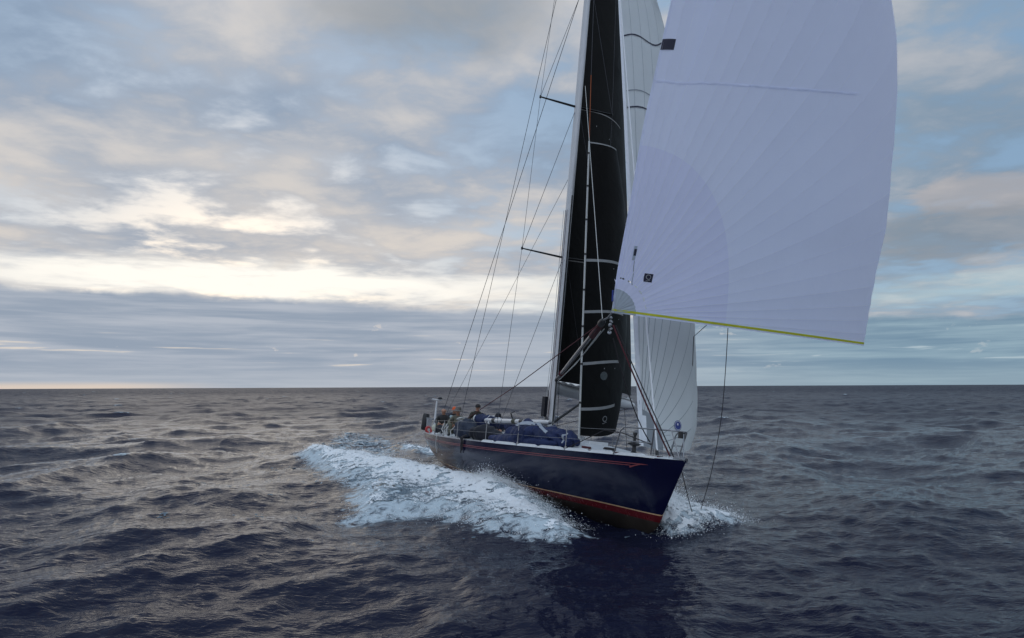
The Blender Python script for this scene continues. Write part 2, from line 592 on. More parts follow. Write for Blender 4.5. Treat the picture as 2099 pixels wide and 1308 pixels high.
# toe rails: white segments forward, a thin alloy rail aft
for side in (-1, 1):
    segs = [(11.55, 12.4), (12.45, 13.7), (13.8, 14.75), (14.8, 15.85), (15.95, 16.75), (16.8, 17.55), (17.65, 18.45)]
    for a, b in segs:
        g = []
        for x in np.linspace(a, b, 8):
            yb = beam(x) - .015
            z = sheer(x)
            e = .07 if (x - a > .06 and b - x > .06) else .03
            g.append([(x, side * yb, z - .003), (x, side * (yb - .002), z + e), (x, side * (yb - .05), z + e + .006), (x, side * (yb - .065), z - .003)])
        mb = MB().grid(g)
        mb.poly(g[0]); mb.poly(g[-1][::-1])
        mb.build('toe_rail', 'rail_white', yacht)
    g = []
    for x in np.linspace(.02, 11.5, 40):
        yb = beam(x) - .012
        z = sheer(x)
        g.append([(x, side * yb, z - .003), (x, side * yb, z + .035), (x, side * (yb - .03), z + .035), (x, side * (yb - .03), z - .003)])
    MB().grid(g).build('toe_rail', 'alloy', yacht)
# bow chock plate
for side in (-1, 1):
    MB().box((18.55, side * (beam(18.55) + .01), sheer(18.55) + .02), (.42, .07, .05), Matrix.Rotation(-side * .62, 3, 'Z')).build('chock', 'rail_white', yacht, smooth=False)
MB().tube([(19.1, -.05, 1.5), (19.3, 0, 1.53), (19.46, .02, 1.50)], .05).build('stem_fitting', 'steel', yacht)

# ------------------------------------------------------------------ stanchions, lifelines, pulpit, pushpit
def rail_y(x): return beam(x) - .06
st_x = [3.1, 4.9, 6.9, 9.0, 11.75, 13.75, 15.9]
for side in (-1, 1):
    for x in st_x:
        y = side * rail_y(x)
        z = sheer(x)
        mb = MB().tube([(x, y, z), (x - .03, y, z + .60)], .013, 8)
        mb.lathe([(0, 0), (.035, 0), (.03, .09), (.018, .10)], (x, y, z), seg=8)
        mb.build('stanchion', 'steel', yacht)
    for hz_ in (.30, .585):
        pts = []
        xs_ = [1.1] + st_x + [17.62]
        for a, b in zip(xs_[:-1], xs_[1:]):
            for k in range(6):
                f_ = k / 6
                x = a + (b - a) * f_
                y = rail_y(a) + (rail_y(b) - rail_y(a)) * f_
                z = sheer(a) + (sheer(b) - sheer(a)) * f_ + hz_ - .05 * f_ * (1 - f_)
                pts.append((x - .02, side * y, z))
        pts.append((xs_[-1], side * rail_y(17.62), sheer(17.62) + hz_))
        MB().tube(pts, .0042, 6).build('lifeline', 'steel', yacht)
mb = MB()
for side in (-1, 1):
    mb.tube([(17.55, side * (beam(17.55) - .04), sheer(17.55)), (17.80, side * .72, 2.00), (17.92, side * .70, 2.075), (18.05, side * .67, 2.085), (18.6, side * .50, 2.09),
             (19.0, side * .26, 2.10), (19.08, side * .12, 2.10), (19.10, 0, 2.10)], .017, 8)
    mb.tube([(18.58, side * (beam(18.58) - .04), sheer(18.58)), (18.78, side * .41, 2.093)], .017, 8)
    mb.tube([(17.66, side * .72, 1.77), (18.68, side * .385, 1.79)], .013, 8)
    mb.tube([(19.30, side * .05, 1.52), (19.07, side * .15, 2.10)], .014, 8)
mb.build('pulpit', 'steel', yacht)
MB().box((19.05, .12, 2.02), (.10, .12, .13)).build('bow_light', 'black_gear', yacht, smooth=False)
for side in (-1, 1):
    mb = MB()
    mb.tube([(1.15, side * (beam(1.15) - .06), sheer(1.15)), (1.12, side * (beam(1.15) - .06), 1.66), (1.0, side * (beam(1.0) - .06), 1.75), (.2, side * 1.42, 1.76), (.06, side * 1.3, 1.76), (.05, side * .5, 1.76)], .015, 8)
    mb.tube([(.12, side * 1.35, sheer(0)), (.1, side * 1.36, 1.76)], .015, 8)
    mb.tube([(1.12, side * (beam(1.15) - .06), 1.46), (.1, side * 1.36, 1.46), (.06, side * .5, 1.46)], .012, 8)
    mb.tube([(.06, side * .5, sheer(0) + .05), (.05, side * .5, 1.76)], .015, 8)
    mb.build('pushpit', 'steel', yacht)
# antenna post on the starboard quarter
pst = MB().tube([(.55, -1.22, 1.2), (.52, -1.22, 2.62)], [.055, .035], 10).build('antenna_post', 'mast_paint', yacht)
MB().tube([(.52, -1.45, 2.66), (.52, -1.0, 2.66)], .045, 8, flat=.6).build('antenna_bar', 'mast_paint', pst)
MB().lathe([(0, 0), (.10, .01), (.11, .05), (.06, .10), (0, .11)], (.52, -1.08, 2.69)).build('antenna_dome', 'black_gear', pst)

# ------------------------------------------------------------------ mast, boom, poles
XM, RAKE = 11.57, .023
def mast_pt(z, dx=0, dy=0): return (XM - RAKE * (z - 1.6) + dx, dy, z)
ms = [1.3 + (25.5 - 1.3) * k / 24 for k in range(25)]
mb = MB()
g = []
for z in ms:
    tp = 1 - .35 * max(0, (z - 15) / 10)
    g.append([(mast_pt(z)[0] + .17 * tp * math.cos(a), .105 * tp * math.sin(a), z) for a in np.linspace(0, 2 * math.pi, 20, endpoint=False)])
mb.grid(g, closed_v=True)
mast = mb.build('mast', 'mast_paint', yacht)
MB().lathe([(.22, 0), (.22, .05), (.18, .12), (.15, .16)], (XM, 0, roofz(XM, 0) - .01)).build('mast_collar', 'alloy', mast)
MB().tube([mast_pt(2.0, .185), mast_pt(9.5, .185)], .022, 6).build('pole_track', 'black_gear', mast)
MB().tube([mast_pt(3.4, -.185), mast_pt(24.8, -.14)], .016, 6).build('sail_track', 'black_gear', mast)
SPZ = [(7.42, 1.46), (12.68, 1.33), (17.6, 1.1)]
for z, w_ in SPZ:
    for side in (-1, 1):
        a = mast_pt(z, -.02, side * .09)
        b = mast_pt(z + .08, -.10, side * w_)
        mb = MB().tube([a, [(a[i] * .5 + b[i] * .5) for i in range(3)], b], [.062, .055, .038], 10, flat=.5)
        mb.lathe([(0, -.05), (.035, -.04), (.035, .04), (0, .05)], b, seg=8)
        mb.build('spreader', 'carbon', mast)
# halyards and winch bits at the mast foot
for k, (dy, dxx) in enumerate(((-.14, .05), (-.16, -.05), (.14, .02), (-.12, .14))):
    MB().tube([mast_pt(1.55, dxx + .05, dy * 1.6), mast_pt(4.0, dxx, dy), mast_pt(9.0, dxx, dy)], .008, 6).build('halyard', ['rope_dark', 'rope_white', 'rope_dark', 'rope_red'][k], mast)
MB().box(mast_pt(2.55, -.02, -.24), (.26, .10, .62)).build('line_bag', 'bag_dark', mast, smooth=False)
for z in (1.95, 2.2): 
    MB().lathe([(0, 0), (.07, 0), (.045, .05), (.05, .10), (.065, .12), (0, .13)], mast_pt(z, .02, -.10), (0, -1, 0), 12).build('mast_winch', 'steel', mast)

GOOSE = Vector((11.33, 0, 3.18))
BOOME = Vector((7.0, 5.22, 3.12))
mb = MB()
bd = (BOOME - GOOSE).normalized()
bs_ = Vector((-bd.y, bd.x, 0))
g = []
for k in range(14):
    p = GOOSE + (BOOME - GOOSE) * (k / 13)
    ht = .20 if k < 12 else .20 - .04 * (k - 11)
    g.append([p + bs_ * (.10 * math.cos(a)) + Vector((0, 0, ht * math.sin(a))) for a in np.linspace(0, 2 * math.pi, 16, endpoint=False)])
mb.grid(g, closed_v=True)
mb.poly(g[0]); mb.poly(g[-1][::-1])
boom = mb.build('boom', 'mast_paint', yacht)
MB().box(tuple(GOOSE + Vector((.1, 0, 0))), (.22, .10, .16)).build('gooseneck', 'alloy', boom, smooth=False)
MB().tube([mast_pt(1.95, -.2), tuple(GOOSE + (BOOME - GOOSE) * .36 - Vector((0, 0, .2)))], [.045, .04], 10).build('boom_vang', 'black_gear', boom)
# wrinkled strip of sail laid on top of the boom
mb = MB()
g = []
for k in range(40):
    p = GOOSE + (BOOME - GOOSE) * (.02 + .95 * k / 39) + Vector((0, 0, .2))
    wv = .03 * math.sin(k * 1.9) + .02 * math.sin(k * 3.1)
    g.append([p + bs_ * (.09 * c) + Vector((0, 0, (.06 + wv) * (1 - c * c))) for c in (-1, -.6, -.2, .2, .6, 1)])
mb.grid(g)
mb.build('foot_shelf', 'sail_band', boom)
MB().tube([tuple(BOOME + (GOOSE - BOOME) * .02 - Vector((0, 0, .1))), (4.2, 1.2, 1.4)], .012, 6).build('main_sheet', 'rope_dark', yacht)
MB().tube([tuple(BOOME + (GOOSE - BOOME) * .12 - Vector((0, 0, .15))), (13.2, 1.9, 1.36)], .010, 6).build('preventer', 'rope_dark', yacht)

PH = Vector((11.76, -.03, 3.40))
PT = Vector((18.30, -1.62, 4.40))
def lerp(a, b, t): return a + (b - a) * t
mb = MB().tube([lerp(PH, PT, t) for t in np.linspace(.03, .97, 14)], [.034 + .022 * math.sin(math.pi * (.12 + .76 * k / 13)) for k in range(14)], 14)
pole = mb.build('spinnaker_pole', 'pole_grey', yacht)
MB().tube([lerp(PH, PT, .0), lerp(PH, PT, .04)], [.05, .06], 10).build('pole_end', 'black_gear', pole)
MB().tube([lerp(PH, PT, .955), lerp(PH, PT, .985), lerp(PH, PT, 1.0)], [.085, .075, .04], 10).build('pole_end', 'black_gear', pole)
MB().tube([lerp(PH, PT, .80) + Vector((0, .02, .0)), lerp(PH, PT, .96) + Vector((0, .02, .0))], [.084, .074], 12).build('pole_sleeve', 'rope_red', pole)
MB().tube([lerp(PH, PT, .975) + Vector((0, 0, .08)), (11.85, -.02, 13.2)], .009, 6).build('topping_lift', 'rope_white', yacht)
for k, d in enumerate(((0, .10, -.10), (0, -.10, -.12), (0, .02, -.16))):
    a = lerp(PH, PT, .06) + Vector(d) * .6
    b = lerp(PH, PT, .95) + Vector(d)
    m_ = lerp(a, b, .5) - Vector((0, 0, .06 + .03 * k))
    MB().tube([a, m_, b], .012, 6).build('pole_line', ['rope_white', 'rope_dark', 'rope_white'][k], pole)
MB().tube([lerp(PH, PT, .14), lerp(PH, PT, .155)], .085, 12).build('tape_ring', 'rope_red', pole)
MB().tube([lerp(PH, PT, .98), (13.0, -1.75, 3.0), (9.6, -1.85, 2.2), (6.2, -1.9, 1.40)], .012, 6).build('after_guy', 'rope_red', yacht)
# foreguy and downhaul from pole end to the stem
tk = Vector((18.55, -1.50, 4.28))
def sag(a, b, s, n=12):
    a, b = Vector(a), Vector(b)
    return [lerp(a, b, k / n) - Vector((0, 0, s * 4 * (k / n) * (1 - k / n))) for k in range(n + 1)]
MB().tube(sag(tk, (18.95, -.08, 1.56), .05), .019, 6).build('foreguy', 'rope_red', yacht)
MB().tube(sag(tk + Vector((.02, .05, 0)), (19.02, -.02, 1.54), .02), .014, 6).build('foreguy', 'rope_dark', yacht)
MB().tube(sag(tk + Vector((0, .03, -.3)), (17.9, .05, 1.75), .25) + [Vector((16.9, -.2, 1.95)), Vector((16.6, -.55, 1.98)), Vector((15.6, -1.1, 1.42))], .013, 6).build('downhaul', 'rope_dark', yacht)

# ------------------------------------------------------------------ standing rigging
def wire(a, b, r=.009, name='shroud', m_='wire', par=yacht):
    return MB().tube([a, b], r, 6).build(name, m_, par)
tips = {}
for side in (-1, 1):
    T = [mast_pt(z + .08, -.10, side * w_) for z, w_ in SPZ]
    cp = (XM - .05, side * 1.75, sheer(XM) + .03)
    wire(cp, T[0], .0065)
    wire(T[0], T[1], .0065)
    wire(T[1], T[2], .0065)
    wire(T[2], mast_pt(24.6), .007)
    wire((XM - .35, side * 1.70, sheer(XM) + .03), mast_pt(7.3, 0, side * .09), .007, 'lower_shroud')
    wire(T[0], mast_pt(12.5, 0, side * .09), .008, 'diagonal_shroud')
    wire(T[1], mast_pt(17.4, 0, side * .09), .008, 'diagonal_shroud')
    # running backstay and checkstay
    if side > 0:
        continue
    wire((1.7, side * 1.32, 1.30), mast_pt(17.9, -.1), .011, 'running_backstay')
    wire((2.2, side * 1.40, 1.35), mast_pt(10.3, -.15), .007, 'checkstay')
    MB().lathe([(0, 0), (.045, .03), (.045, .16), (0, .2)], (1.7 + .02, side * 1.31, 1.75), (.5, -side * .06, .85), 10).build('runner_block', 'black_gear', yacht)
wire((.12, .0, 1.25), mast_pt(25.3, -.1), .010, 'backstay')
FS0, FS1 = Vector((18.28, 0, 1.55)), Vector((11.40, 0, 23.4))
MB().tube([FS0, lerp(FS0, FS1, .03), FS1], .022, 8).build('forestay', 'rail_white', yacht)
MB().lathe([(0, 0), (.04, 0), (.04, .12), (.02, .2)], tuple(FS0 - Vector((0, 0, .06))), (-.25, 0, .95), 8).build('turnbuckle', 'black_gear', yacht)

# ------------------------------------------------------------------ sails
def curve(keys):
    """keys: list of (param, point); smooth interpolation"""
    ps = np.array([k[0] for k in keys], float)
    pt = np.array([k[1] for k in keys], float)
    # Catmull-Rom tangents on non-uniform knots
    tg = np.zeros_like(pt)
    for i in range(len(ps)):
        a, b = max(i - 1, 0), min(i + 1, len(ps) - 1)
        tg[i] = (pt[b] - pt[a]) / (ps[b] - ps[a])
    def ev(t):
        t = min(max(t, ps[0]), ps[-1])
        i = min(max(int(np.searchsorted(ps, t, 'right')) - 1, 0), len(ps) - 2)
        h = ps[i + 1] - ps[i]
        s = (t - ps[i]) / h
        return ((2 * s ** 3 - 3 * s ** 2 + 1) * pt[i] + (s ** 3 - 2 * s ** 2 + s) * h * tg[i]
                + (-2 * s ** 3 + 3 * s ** 2) * pt[i + 1] + (s ** 3 - s ** 2) * h * tg[i + 1])
    return ev

class Sail:
    def __init__(self, left, right, W, H, bulge, face, foot=None):
        self.l, self.r, self.W, self.H, self.bulge, self.face, self.foot = left, right, W, H, bulge, np.array(face, float), foot

    def S(self, u, v):
        a, b = self.l(v), self.r(v)
        p = a + (b - a) * u + self.bulge(u, v)
        return p

    def off(self, u, v, d):
        e = 1e-3
        u_, v_ = min(max(u, e), 1 - e), min(max(v, e), 1 - e)
        n = np.cross(self.S(u_ + e, v_) - self.S(u_ - e, v_), self.S(u_, v_ + e) - self.S(u_, v_ - e))
        ln = np.linalg.norm(n)
        if ln < 1e-12:
            return self.S(u, v)
        n /= ln
        if n @ self.face < 0:
            n = -n
        return self.S(u, v) + n * d

    def polar(self, rho, th):
        a, b = rho * math.cos(th), rho * math.sin(th)
        return min(a / self.W, 1.0), min(b / self.H, 1.0)

    def rmax(self, th):
        c, s = math.cos(th), math.sin(th)
        return min(self.W / c if c > 1e-6 else 1e9, self.H / s if s > 1e-6 else 1e9)

    def sector(self, r0, r1, t0, t1, nr, nt, d=0.0, pill=0.0):
        g = []
        for j in range(nt + 1):
            th = t0 + (t1 - t0) * j / nt
            rm = self.rmax(th)
            a = min(r0(th), rm)
            b = min(r1(th), rm)
            pw = math.sin(math.pi * j / nt) * pill
            g.append([self.off(*self.polar(a + (b - a) * i / nr, th), d - pw * min(1, (a + (b - a) * i / nr) / 4)) for i in range(nr + 1)])
        return MB().grid(g)

    def ribbon(self, uv, width, d):
        """strip along a list of (u,v), width in metres in the W,H domain"""
        pts = np.array([(u * self.W, v * self.H) for u, v in uv])
        g = []
        for i in range(len(pts)):
            t = pts[min(i + 1, len(pts) - 1)] - pts[max(i - 1, 0)]
            t = t / (np.linalg.norm(t) + 1e-9)
            n = np.array([-t[1], t[0]]) * width / 2
            row = []
            for s in (-1, 1):
                q = pts[i] + n * s
                row.append(self.off(min(max(q[0] / self.W, 0), 1), min(max(q[1] / self.H, 0), 1), d))
            g.append(row)
        return MB().grid(g)

    def patch(self, u0, u1, v0, v1, d, n=4):
        return MB().grid([[self.off(u0 + (u1 - u0) * i / n, v0 + (v1 - v0) * j / n, d) for j in range(n + 1)] for i in range(n + 1)])

def zkeys(pts, z0, z1):
    return [((p[2] - z0) / (z1 - z0), p) for p in pts]
def part_empty(name, parent):
    o = bpy.data.objects.new(name, None)
    o.empty_display_size = .2
    COL.objects.link(o)
    o.parent = parent
    return o

# ---- spinnaker (asymmetric, flown from the pole end out to port)
SPL = [(18.527, -1.535, 4.557), (18.632, -1.580, 4.990), (18.766, -1.604, 5.574), (19.188, -1.642, 7.026), (19.503, -1.660, 8.427),
       (19.748, -1.609, 9.577), (20.086, -1.515, 11.250), (20.284, -1.358, 12.912), (19.9, -1.1, 15.6), (17.6, -.5, 19.6), (12.4, .1, 24.6)]
SPR = [(17.848, 6.125, 4.880), (18.176, 5.988, 5.919), (18.498, 5.870, 6.888), (18.971, 5.630, 7.714), (19.498, 5.238, 9.206),
       (19.976, 4.840, 10.390), (20.348, 4.425, 11.616), (20.568, 3.971, 12.617), (20.611, 3.423, 14.047), (19.4, 2.4, 17.2), (16.6, 1.1, 21.0), (12.5, .2, 24.6)]
def spin_bulge(u, v):
    k = (4 * u * (1 - u)) ** .85
    f_ = (.62 + 1.9 * v - .2 * v * v) * (1 - v) ** .6
    # corner radial creases near the tack and a slack fold along the luff
    cr = .012 * math.sin(38 * math.atan2(v * 21 + 1e-6, u * 8.5 + 1e-6)) * math.exp(-2.2 * math.hypot(v * 21, u * 8.5) / 2.2)
    fold = .20 * math.exp(-((u - .085 - .10 * (v - .3)) / .035) ** 2) * math.exp(-((v - .36) / .13) ** 2)
    return np.array([.96 * f_ * k + cr - fold, .10 * f_ * k + cr, -.10 * k * (1 - v)])
spin = Sail(curve(zkeys(SPL, SPL[0][2], 24.6)), curve(zkeys(SPR, SPR[0][2], 24.6)), 8.5, 21.0, spin_bulge, (.85, -.5, 0))
spinnaker = part_empty('spinnaker', yacht)
seam_deg = [0, 2.2, 4.6, 7.4, 10.8, 15, 19.8, 25, 30.4, 36, 41.5, 47, 52, 56.8, 61.3, 65.6, 69.7, 73.6, 77.4, 81, 84.3, 87.3, 90]
def ell(th): return 1.0 / math.sqrt((math.cos(th) / 2.95) ** 2 + (math.sin(th) / 3.75) ** 2)
R1, R2 = .55, .82
for a, b in zip(seam_deg[:-1], seam_deg[1:]):
    t0, t1 = R(a), R(b)
    spin.sector(ell, lambda th: 99, t0, t1, 26, 6, pill=.011).build('panel', 'spin_cloth', spinnaker, recalc=True)
    spin.sector(lambda th: R2, ell, t0, t1, 16, 6, pill=.011).build('panel', 'spin_reinf', spinnaker)
n_c = 14
for i in range(n_c):
    t0, t1 = R(90 * i / n_c), R(90 * (i + 1) / n_c)
    spin.sector(lambda th: .0, lambda th: R1, t0, t1, 4, 2).build('corner_patch', 'spin_patch', spinnaker)
    spin.sector(lambda th: R1, lambda th: R2 * (.96 + .04 * (i % 2)), t0, t1, 2, 2).build('corner_patch', 'spin_reinf', spinnaker)
for k, a in enumerate(seam_deg[1:-1]):
    th = R(a)
    rm = spin.rmax(th) * .995
    uv = [spin.polar(.8 + (rm - .8) * i / 40, th) for i in range(41)]
    spin.ribbon(uv, .013, .004).build('seam', 'spin_seam', spinnaker)
spin.ribbon([(i / 40 * .70, 0.247 + .020 * (i / 40) ** 2) for i in range(41)], .04, .006).build('draft_stripe', 'spin_band', spinnaker)
spin.ribbon([(i / 30, .0032) for i in range(31)], .052, .007).build('foot_tape', 'foot_tape', spinnaker)
spin.ribbon([(.002, i / 50) for i in range(51)], .04, .006).build('luff_tape', 'spin_seam', spinnaker)
spin.ribbon([(.998, i / 50) for i in range(51)], .04, .006).build('leech_tape', 'spin_seam', spinnaker)

# ---- white staysail behind the forestay
JT, JH = np.array((17.40, 0, 1.70)), np.array((11.70, .2, 22.0))
JR = [(13.713, 3.530, 2.009), (13.848, 3.670, 2.597), (13.928, 3.556, 4.055), (13.986, 3.371, 5.518), (13.945, 2.920, 8.976),
      (13.882, 2.278, 12.690), (13.732, 1.702, 15.005), (13.643, 1.410, 15.726), (12.9, .75, 19.2), (11.72, .25, 22.0)]
jl = lambda v: JT + (JH - JT) * v
def jib_bulge(u, v):
    k = 4 * u * (1 - u)
    wr = .012 * math.sin(60 * v + 4 * u) * max(0, u - .8) * 5
    return np.array([.40 * k * (1 - v) + wr, .42 * k * (1 - v) + wr, -.20 * k * math.exp(-v * 14)])
jib = Sail(jl, curve(zkeys(JR, JR[0][2], 22.0)), 4.8, 20.5, jib_bulge, (.7, -.7, 0))
staysail = part_empty('staysail', yacht)
jd = [0, 12, 24, 36, 47, 57, 65, 71, 76, 80, 83.4, 86.6, 90]
for a, b in zip(jd[:-1], jd[1:]):
    jib.sector(lambda th: .9, lambda th: 99, R(a), R(b), 40, 6, pill=.014).build('panel', 'jib_cloth', staysail)
    jib.sector(lambda th: .0, lambda th: .9, R(a), R(b), 5, 2).build('corner_patch', 'jib_patch', staysail)
for a in jd[1:-1]:
    th = R(a)
    rm = jib.rmax(th) * .995
    jib.ribbon([jib.polar(.9 + (rm - .9) * i / 40, th) for i in range(41)], .014, .004).build('seam', 'jib_seam', staysail)
jib.ribbon([(.012, i / 50) for i in range(51)], .16, .005).build('luff_tape', 'patch_white', staysail)
jib.ribbon([(.035, .006 + .030 * i / 5) for i in range(6)], .17, .009).build('tack_sleeve', 'patch_white', staysail)
for vv, m_ in ((.476, 'logo_navy'), (.505, 'jib_patch'), (.605, 'logo_navy')):
    jib.ribbon([(.04 + .9 * i / 16, vv + .006 * math.sin(9 * i / 16)) for i in range(17)], .055 if m_ == 'logo_navy' else .04, .006).build('draft_stripe', m_, staysail)

# ---- black genoa staysail on the inner stay
STL0, STL1 = np.array((13.81, 0, 1.78)), np.array((12.553, 0, 11.02))
STR_ = [(11.243, 2.437, 2.20), (11.384, 2.464, 2.892), (11.534, 2.424, 4.654), (11.712, 2.169, 7.052), (11.835, 1.812, 9.297), (11.890, 1.536, 10.239), (11.926, 1.263, 11.051)]
def st_bulge(u, v):
    k = 4 * u * (1 - u)
    return np.array([.20 * k, .26 * k, -.12 * k * math.exp(-v * 9) + .05 * k * v])
stl = lambda v: STL0 + (STL1 - STL0) * v
bjib = Sail(stl, curve(zkeys(STR_, 2.20, 11.051)), 3.4, 9.3, st_bulge, (.7, -.7, 0))
inner = part_empty('inner_jib', yacht)
vb = [0, .085, .225, .395, .57, .745, .88, 1.0]
for a, b in zip(vb[:-1], vb[1:]):
    bjib.patch(0, 1, a, b, 0, 12).build('panel', 'black_sail', inner)
for vv, tl, ar in ((.080, .030, -.004), (.222, .010, .010), (.392, .0, .013), (.568, -.006, .013)):
    bjib.ribbon([(i / 24, vv + tl * i / 24 + ar * math.sin(math.pi * i / 24)) for i in range(25)], .085, .007).build('draft_stripe', 'sail_band', inner)
bjib.ribbon([(i / 12, .9965) for i in range(13)], .04, .007).build('head_tape', 'sail_band', inner)
bjib.ribbon([(.992, .80 + .195 * i / 10) for i in range(11)], .035, .007).build('leech_tape', 'sail_band', inner)
STAY0, STAY1 = Vector((13.86, 0, 1.34)), Vector((11.9, 0, 16.1))
stay_dir = Vector(STL1) - Vector(STL0)
MB().tube([Vector(STL0) - stay_dir * .04 + Vector((.03, 0, 0)), Vector(STL1) + Vector((.03, 0, 0))], .030, 8).build('luff_rope', 'rope_white', inner)
for k in range(8):
    p = Vector(STL0) + stay_dir * (.10 + .122 * k)
    MB().tube([p + Vector((.035, 0, -.03)), p + Vector((.035, 0, .03))], .040, 8).build('hank', 'black_gear', inner)
MB().tube([Vector(STL1) + Vector((.03, 0, .03)), Vector(STL1) + stay_dir * .26], .010, 6).build('halyard', 'rope_orange', inner)
MB().tube([Vector(STL1) + stay_dir * .26, Vector(STL1) + stay_dir * .62], .008, 6).build('halyard', 'wire', inner)

# ---- mainsail
MR_ = [(7.012, 5.090, 3.495), (7.213, 4.918, 4.477), (7.596, 4.597, 5.574), (8.210, 3.983, 8.106), (8.844, 3.294, 10.926), (9.446, 2.628, 13.481),
       (10.045, 1.994, 15.959), (10.375, 1.576, 17.603), (10.75, .8, 21.0), (10.9, .15, 24.3)]
ml = lambda v: np.array(mast_pt(3.42 + (24.3 - 3.42) * v, -.20))
def main_bulge(u, v):
    k = 4 * u * (1 - u) * (1 - .6 * v)
    return np.array([.28 * k, .42 * k, 0])
main = Sail(ml, curve(zkeys(MR_, 3.495, 24.3)), 6.8, 21.0, main_bulge, (.7, -.7, 0))
mainsail = part_empty('mainsail', yacht)
vm_ = [0, .12, .25, .38, .52, .66, .80, .92, 1.0]
for a, b in zip(vm_[:-1], vm_[1:]):
    main.patch(0, 1, a, b, 0, 12).build('panel', 'black_sail', mainsail)
for vv in (.19, .445, .70):
    main.ribbon([(i / 24, vv + .012 * math.sin(math.pi * i / 24)) for i in range(25)], .035, .006).build('draft_stripe', 'sail_line', mainsail)

# ---- sail marks: ring-and-tail monogram, patches
def ring_mark(sail, u, v, r, d, name, m_, parent, wdt=.25, wide=1.0):
    W_, H_ = sail.W / wide, sail.H
    mb = MB()
    g = []
    for k in range(25):
        a = 2 * math.pi * k / 24
        g.append([sail.off(u + q * r * math.cos(a) / W_, v + q * r * math.sin(a) / H_, d) for q in (1 - wdt, 1)])
    mb.grid(g)
    o = mb.build(name, m_, parent)
    g = []
    for k in range(9):
        s = -1 + 2 * k / 8
        g.append([sail.off(u + (s * r * .95) / W_, v + (-1.45 * r + q * r * .22 + .22 * r * math.sin(s * 2.4)) / H_, d) for q in (0, 1)])
    MB().grid(g).build(name, m_, parent)
    return o
def uvbox(sail, u, v, wm, hm): return (u - wm / 2 / sail.W, u + wm / 2 / sail.W, v - hm / 2 / sail.H, v + hm / 2 / sail.H)
UV = dict(logo=(.086, .042), blue=(.0185, .286), window=(.036, .066), jiblogo=(.33, .03), tell=(.35, .62))
spin.patch(*uvbox(spin, *UV['logo'], .21, .19), .007).build('logo_patch', 'logo_navy', spinnaker)
ring_mark(spin, UV['logo'][0], UV['logo'][1] + .0008, .058, .010, 'logo_mark', 'logo_grey', spinnaker)
spin.patch(*uvbox(spin, *UV['blue'], .30, .24), .007).build('class_patch', 'logo_navy', spinnaker)
spin.patch(*uvbox(spin, *UV['window'], .07, .32), .007).build('tape_patch', 'spin_patch', spinnaker)
spin.patch(*uvbox(spin, UV['window'][0] + .001, UV['window'][1] + .001, .06, .15), .010).build('tape_patch', 'logo_navy', spinnaker)
spin.ribbon([(.040 + .004 * i / 8, .058 - .026 * i / 8) for i in range(9)], .014, .007).build('tell_tale', 'jib_seam', spinnaker)
g_ = []
mbj = MB()
for q in (0.0, 1.0):
    g_.append([jib.off(UV['jiblogo'][0] + q * .21 * math.cos(2 * math.pi * k / 28) / jib.W, UV['jiblogo'][1] + q * .125 * math.sin(2 * math.pi * k / 28) / jib.H, .008) for k in range(29)])
mbj.grid(g_).build('logo_disc', 'logo_blue', staysail)
ring_mark(jib, UV['jiblogo'][0], UV['jiblogo'][1], .108, .011, 'logo_ring', 'patch_white', staysail, .10, 1.7).name = 'logo_ring'
jib.patch(*uvbox(jib, UV['jiblogo'][0] - .004, UV['jiblogo'][1] + .0015, .07, .05), .012).build('logo_mark', 'patch_white', staysail)
ring_mark(bjib, .36, .052, .085, .009, 'logo_mark', 'logo_grey', inner, .28, 1.7)
mbq = MB()
mbq.grid([[bjib.off(.30 + q * .20 * math.cos(2 * math.pi * k / 24) / bjib.W, .188 + q * .13 * math.sin(2 * math.pi * k / 24) / bjib.H, .008) for k in range(25)] for q in (0.0, 1.0)])
mbq.build('sail_patch', 'glass_dark', inner)
for uu, vv in ((.30, .212), (.50, .214), (.66, .215), (.38, .38), (.55, .382), (.42, .555)):
    bjib.patch(*uvbox(bjib, uu, vv, .035, .035), .010, 1).build('tell_tale', 'sail_band', inner)
for uu, vv in ((.25, .43), (.45, .42)):
    main.patch(*uvbox(main, uu, vv, .04, .04), .010, 1).build('tell_tale', 'sail_band', mainsail)
# white number tape and blue webbing hanging at the spinnaker tack
MB().grid([[(18.62, -1.60, 5.30), (18.64, -1.52, 5.26)], [(18.60, -1.52, 5.16), (18.62, -1.44, 5.20)], [(18.63, -1.44, 5.34), (18.64, -1.38, 5.30)]]).build('tack_flag', 'patch_white', spinnaker)
MB().tube([(18.60, -1.60, 5.05), (18.585, -1.58, 4.80)], .022, 6).build('tack_webbing', 'logo_blue', spinnaker)

# tack shackle, blocks and lashings between pole end and sail
sp_tack = Vector(SPL[0])
PE = lerp(PH, PT, 1.0)
MB().tube([PE, lerp(PE, sp_tack, .5) - Vector((0, 0, .03)), sp_tack], .020, 6).build('tack_strop', 'steel', yacht)
for k in range(5):
    p = lerp(PE, sp_tack, .5) + Vector((.02, .06 + .02 * (k % 2), -.02 - .085 * k))
    MB().lathe([(.018, -.03), (.045, -.015), (.045, .015), (.018, .03)], p, (math.sin(k), .5, math.cos(k)), 10).build('shackle', 'steel' if k % 2 else 'grey_plastic', yacht)

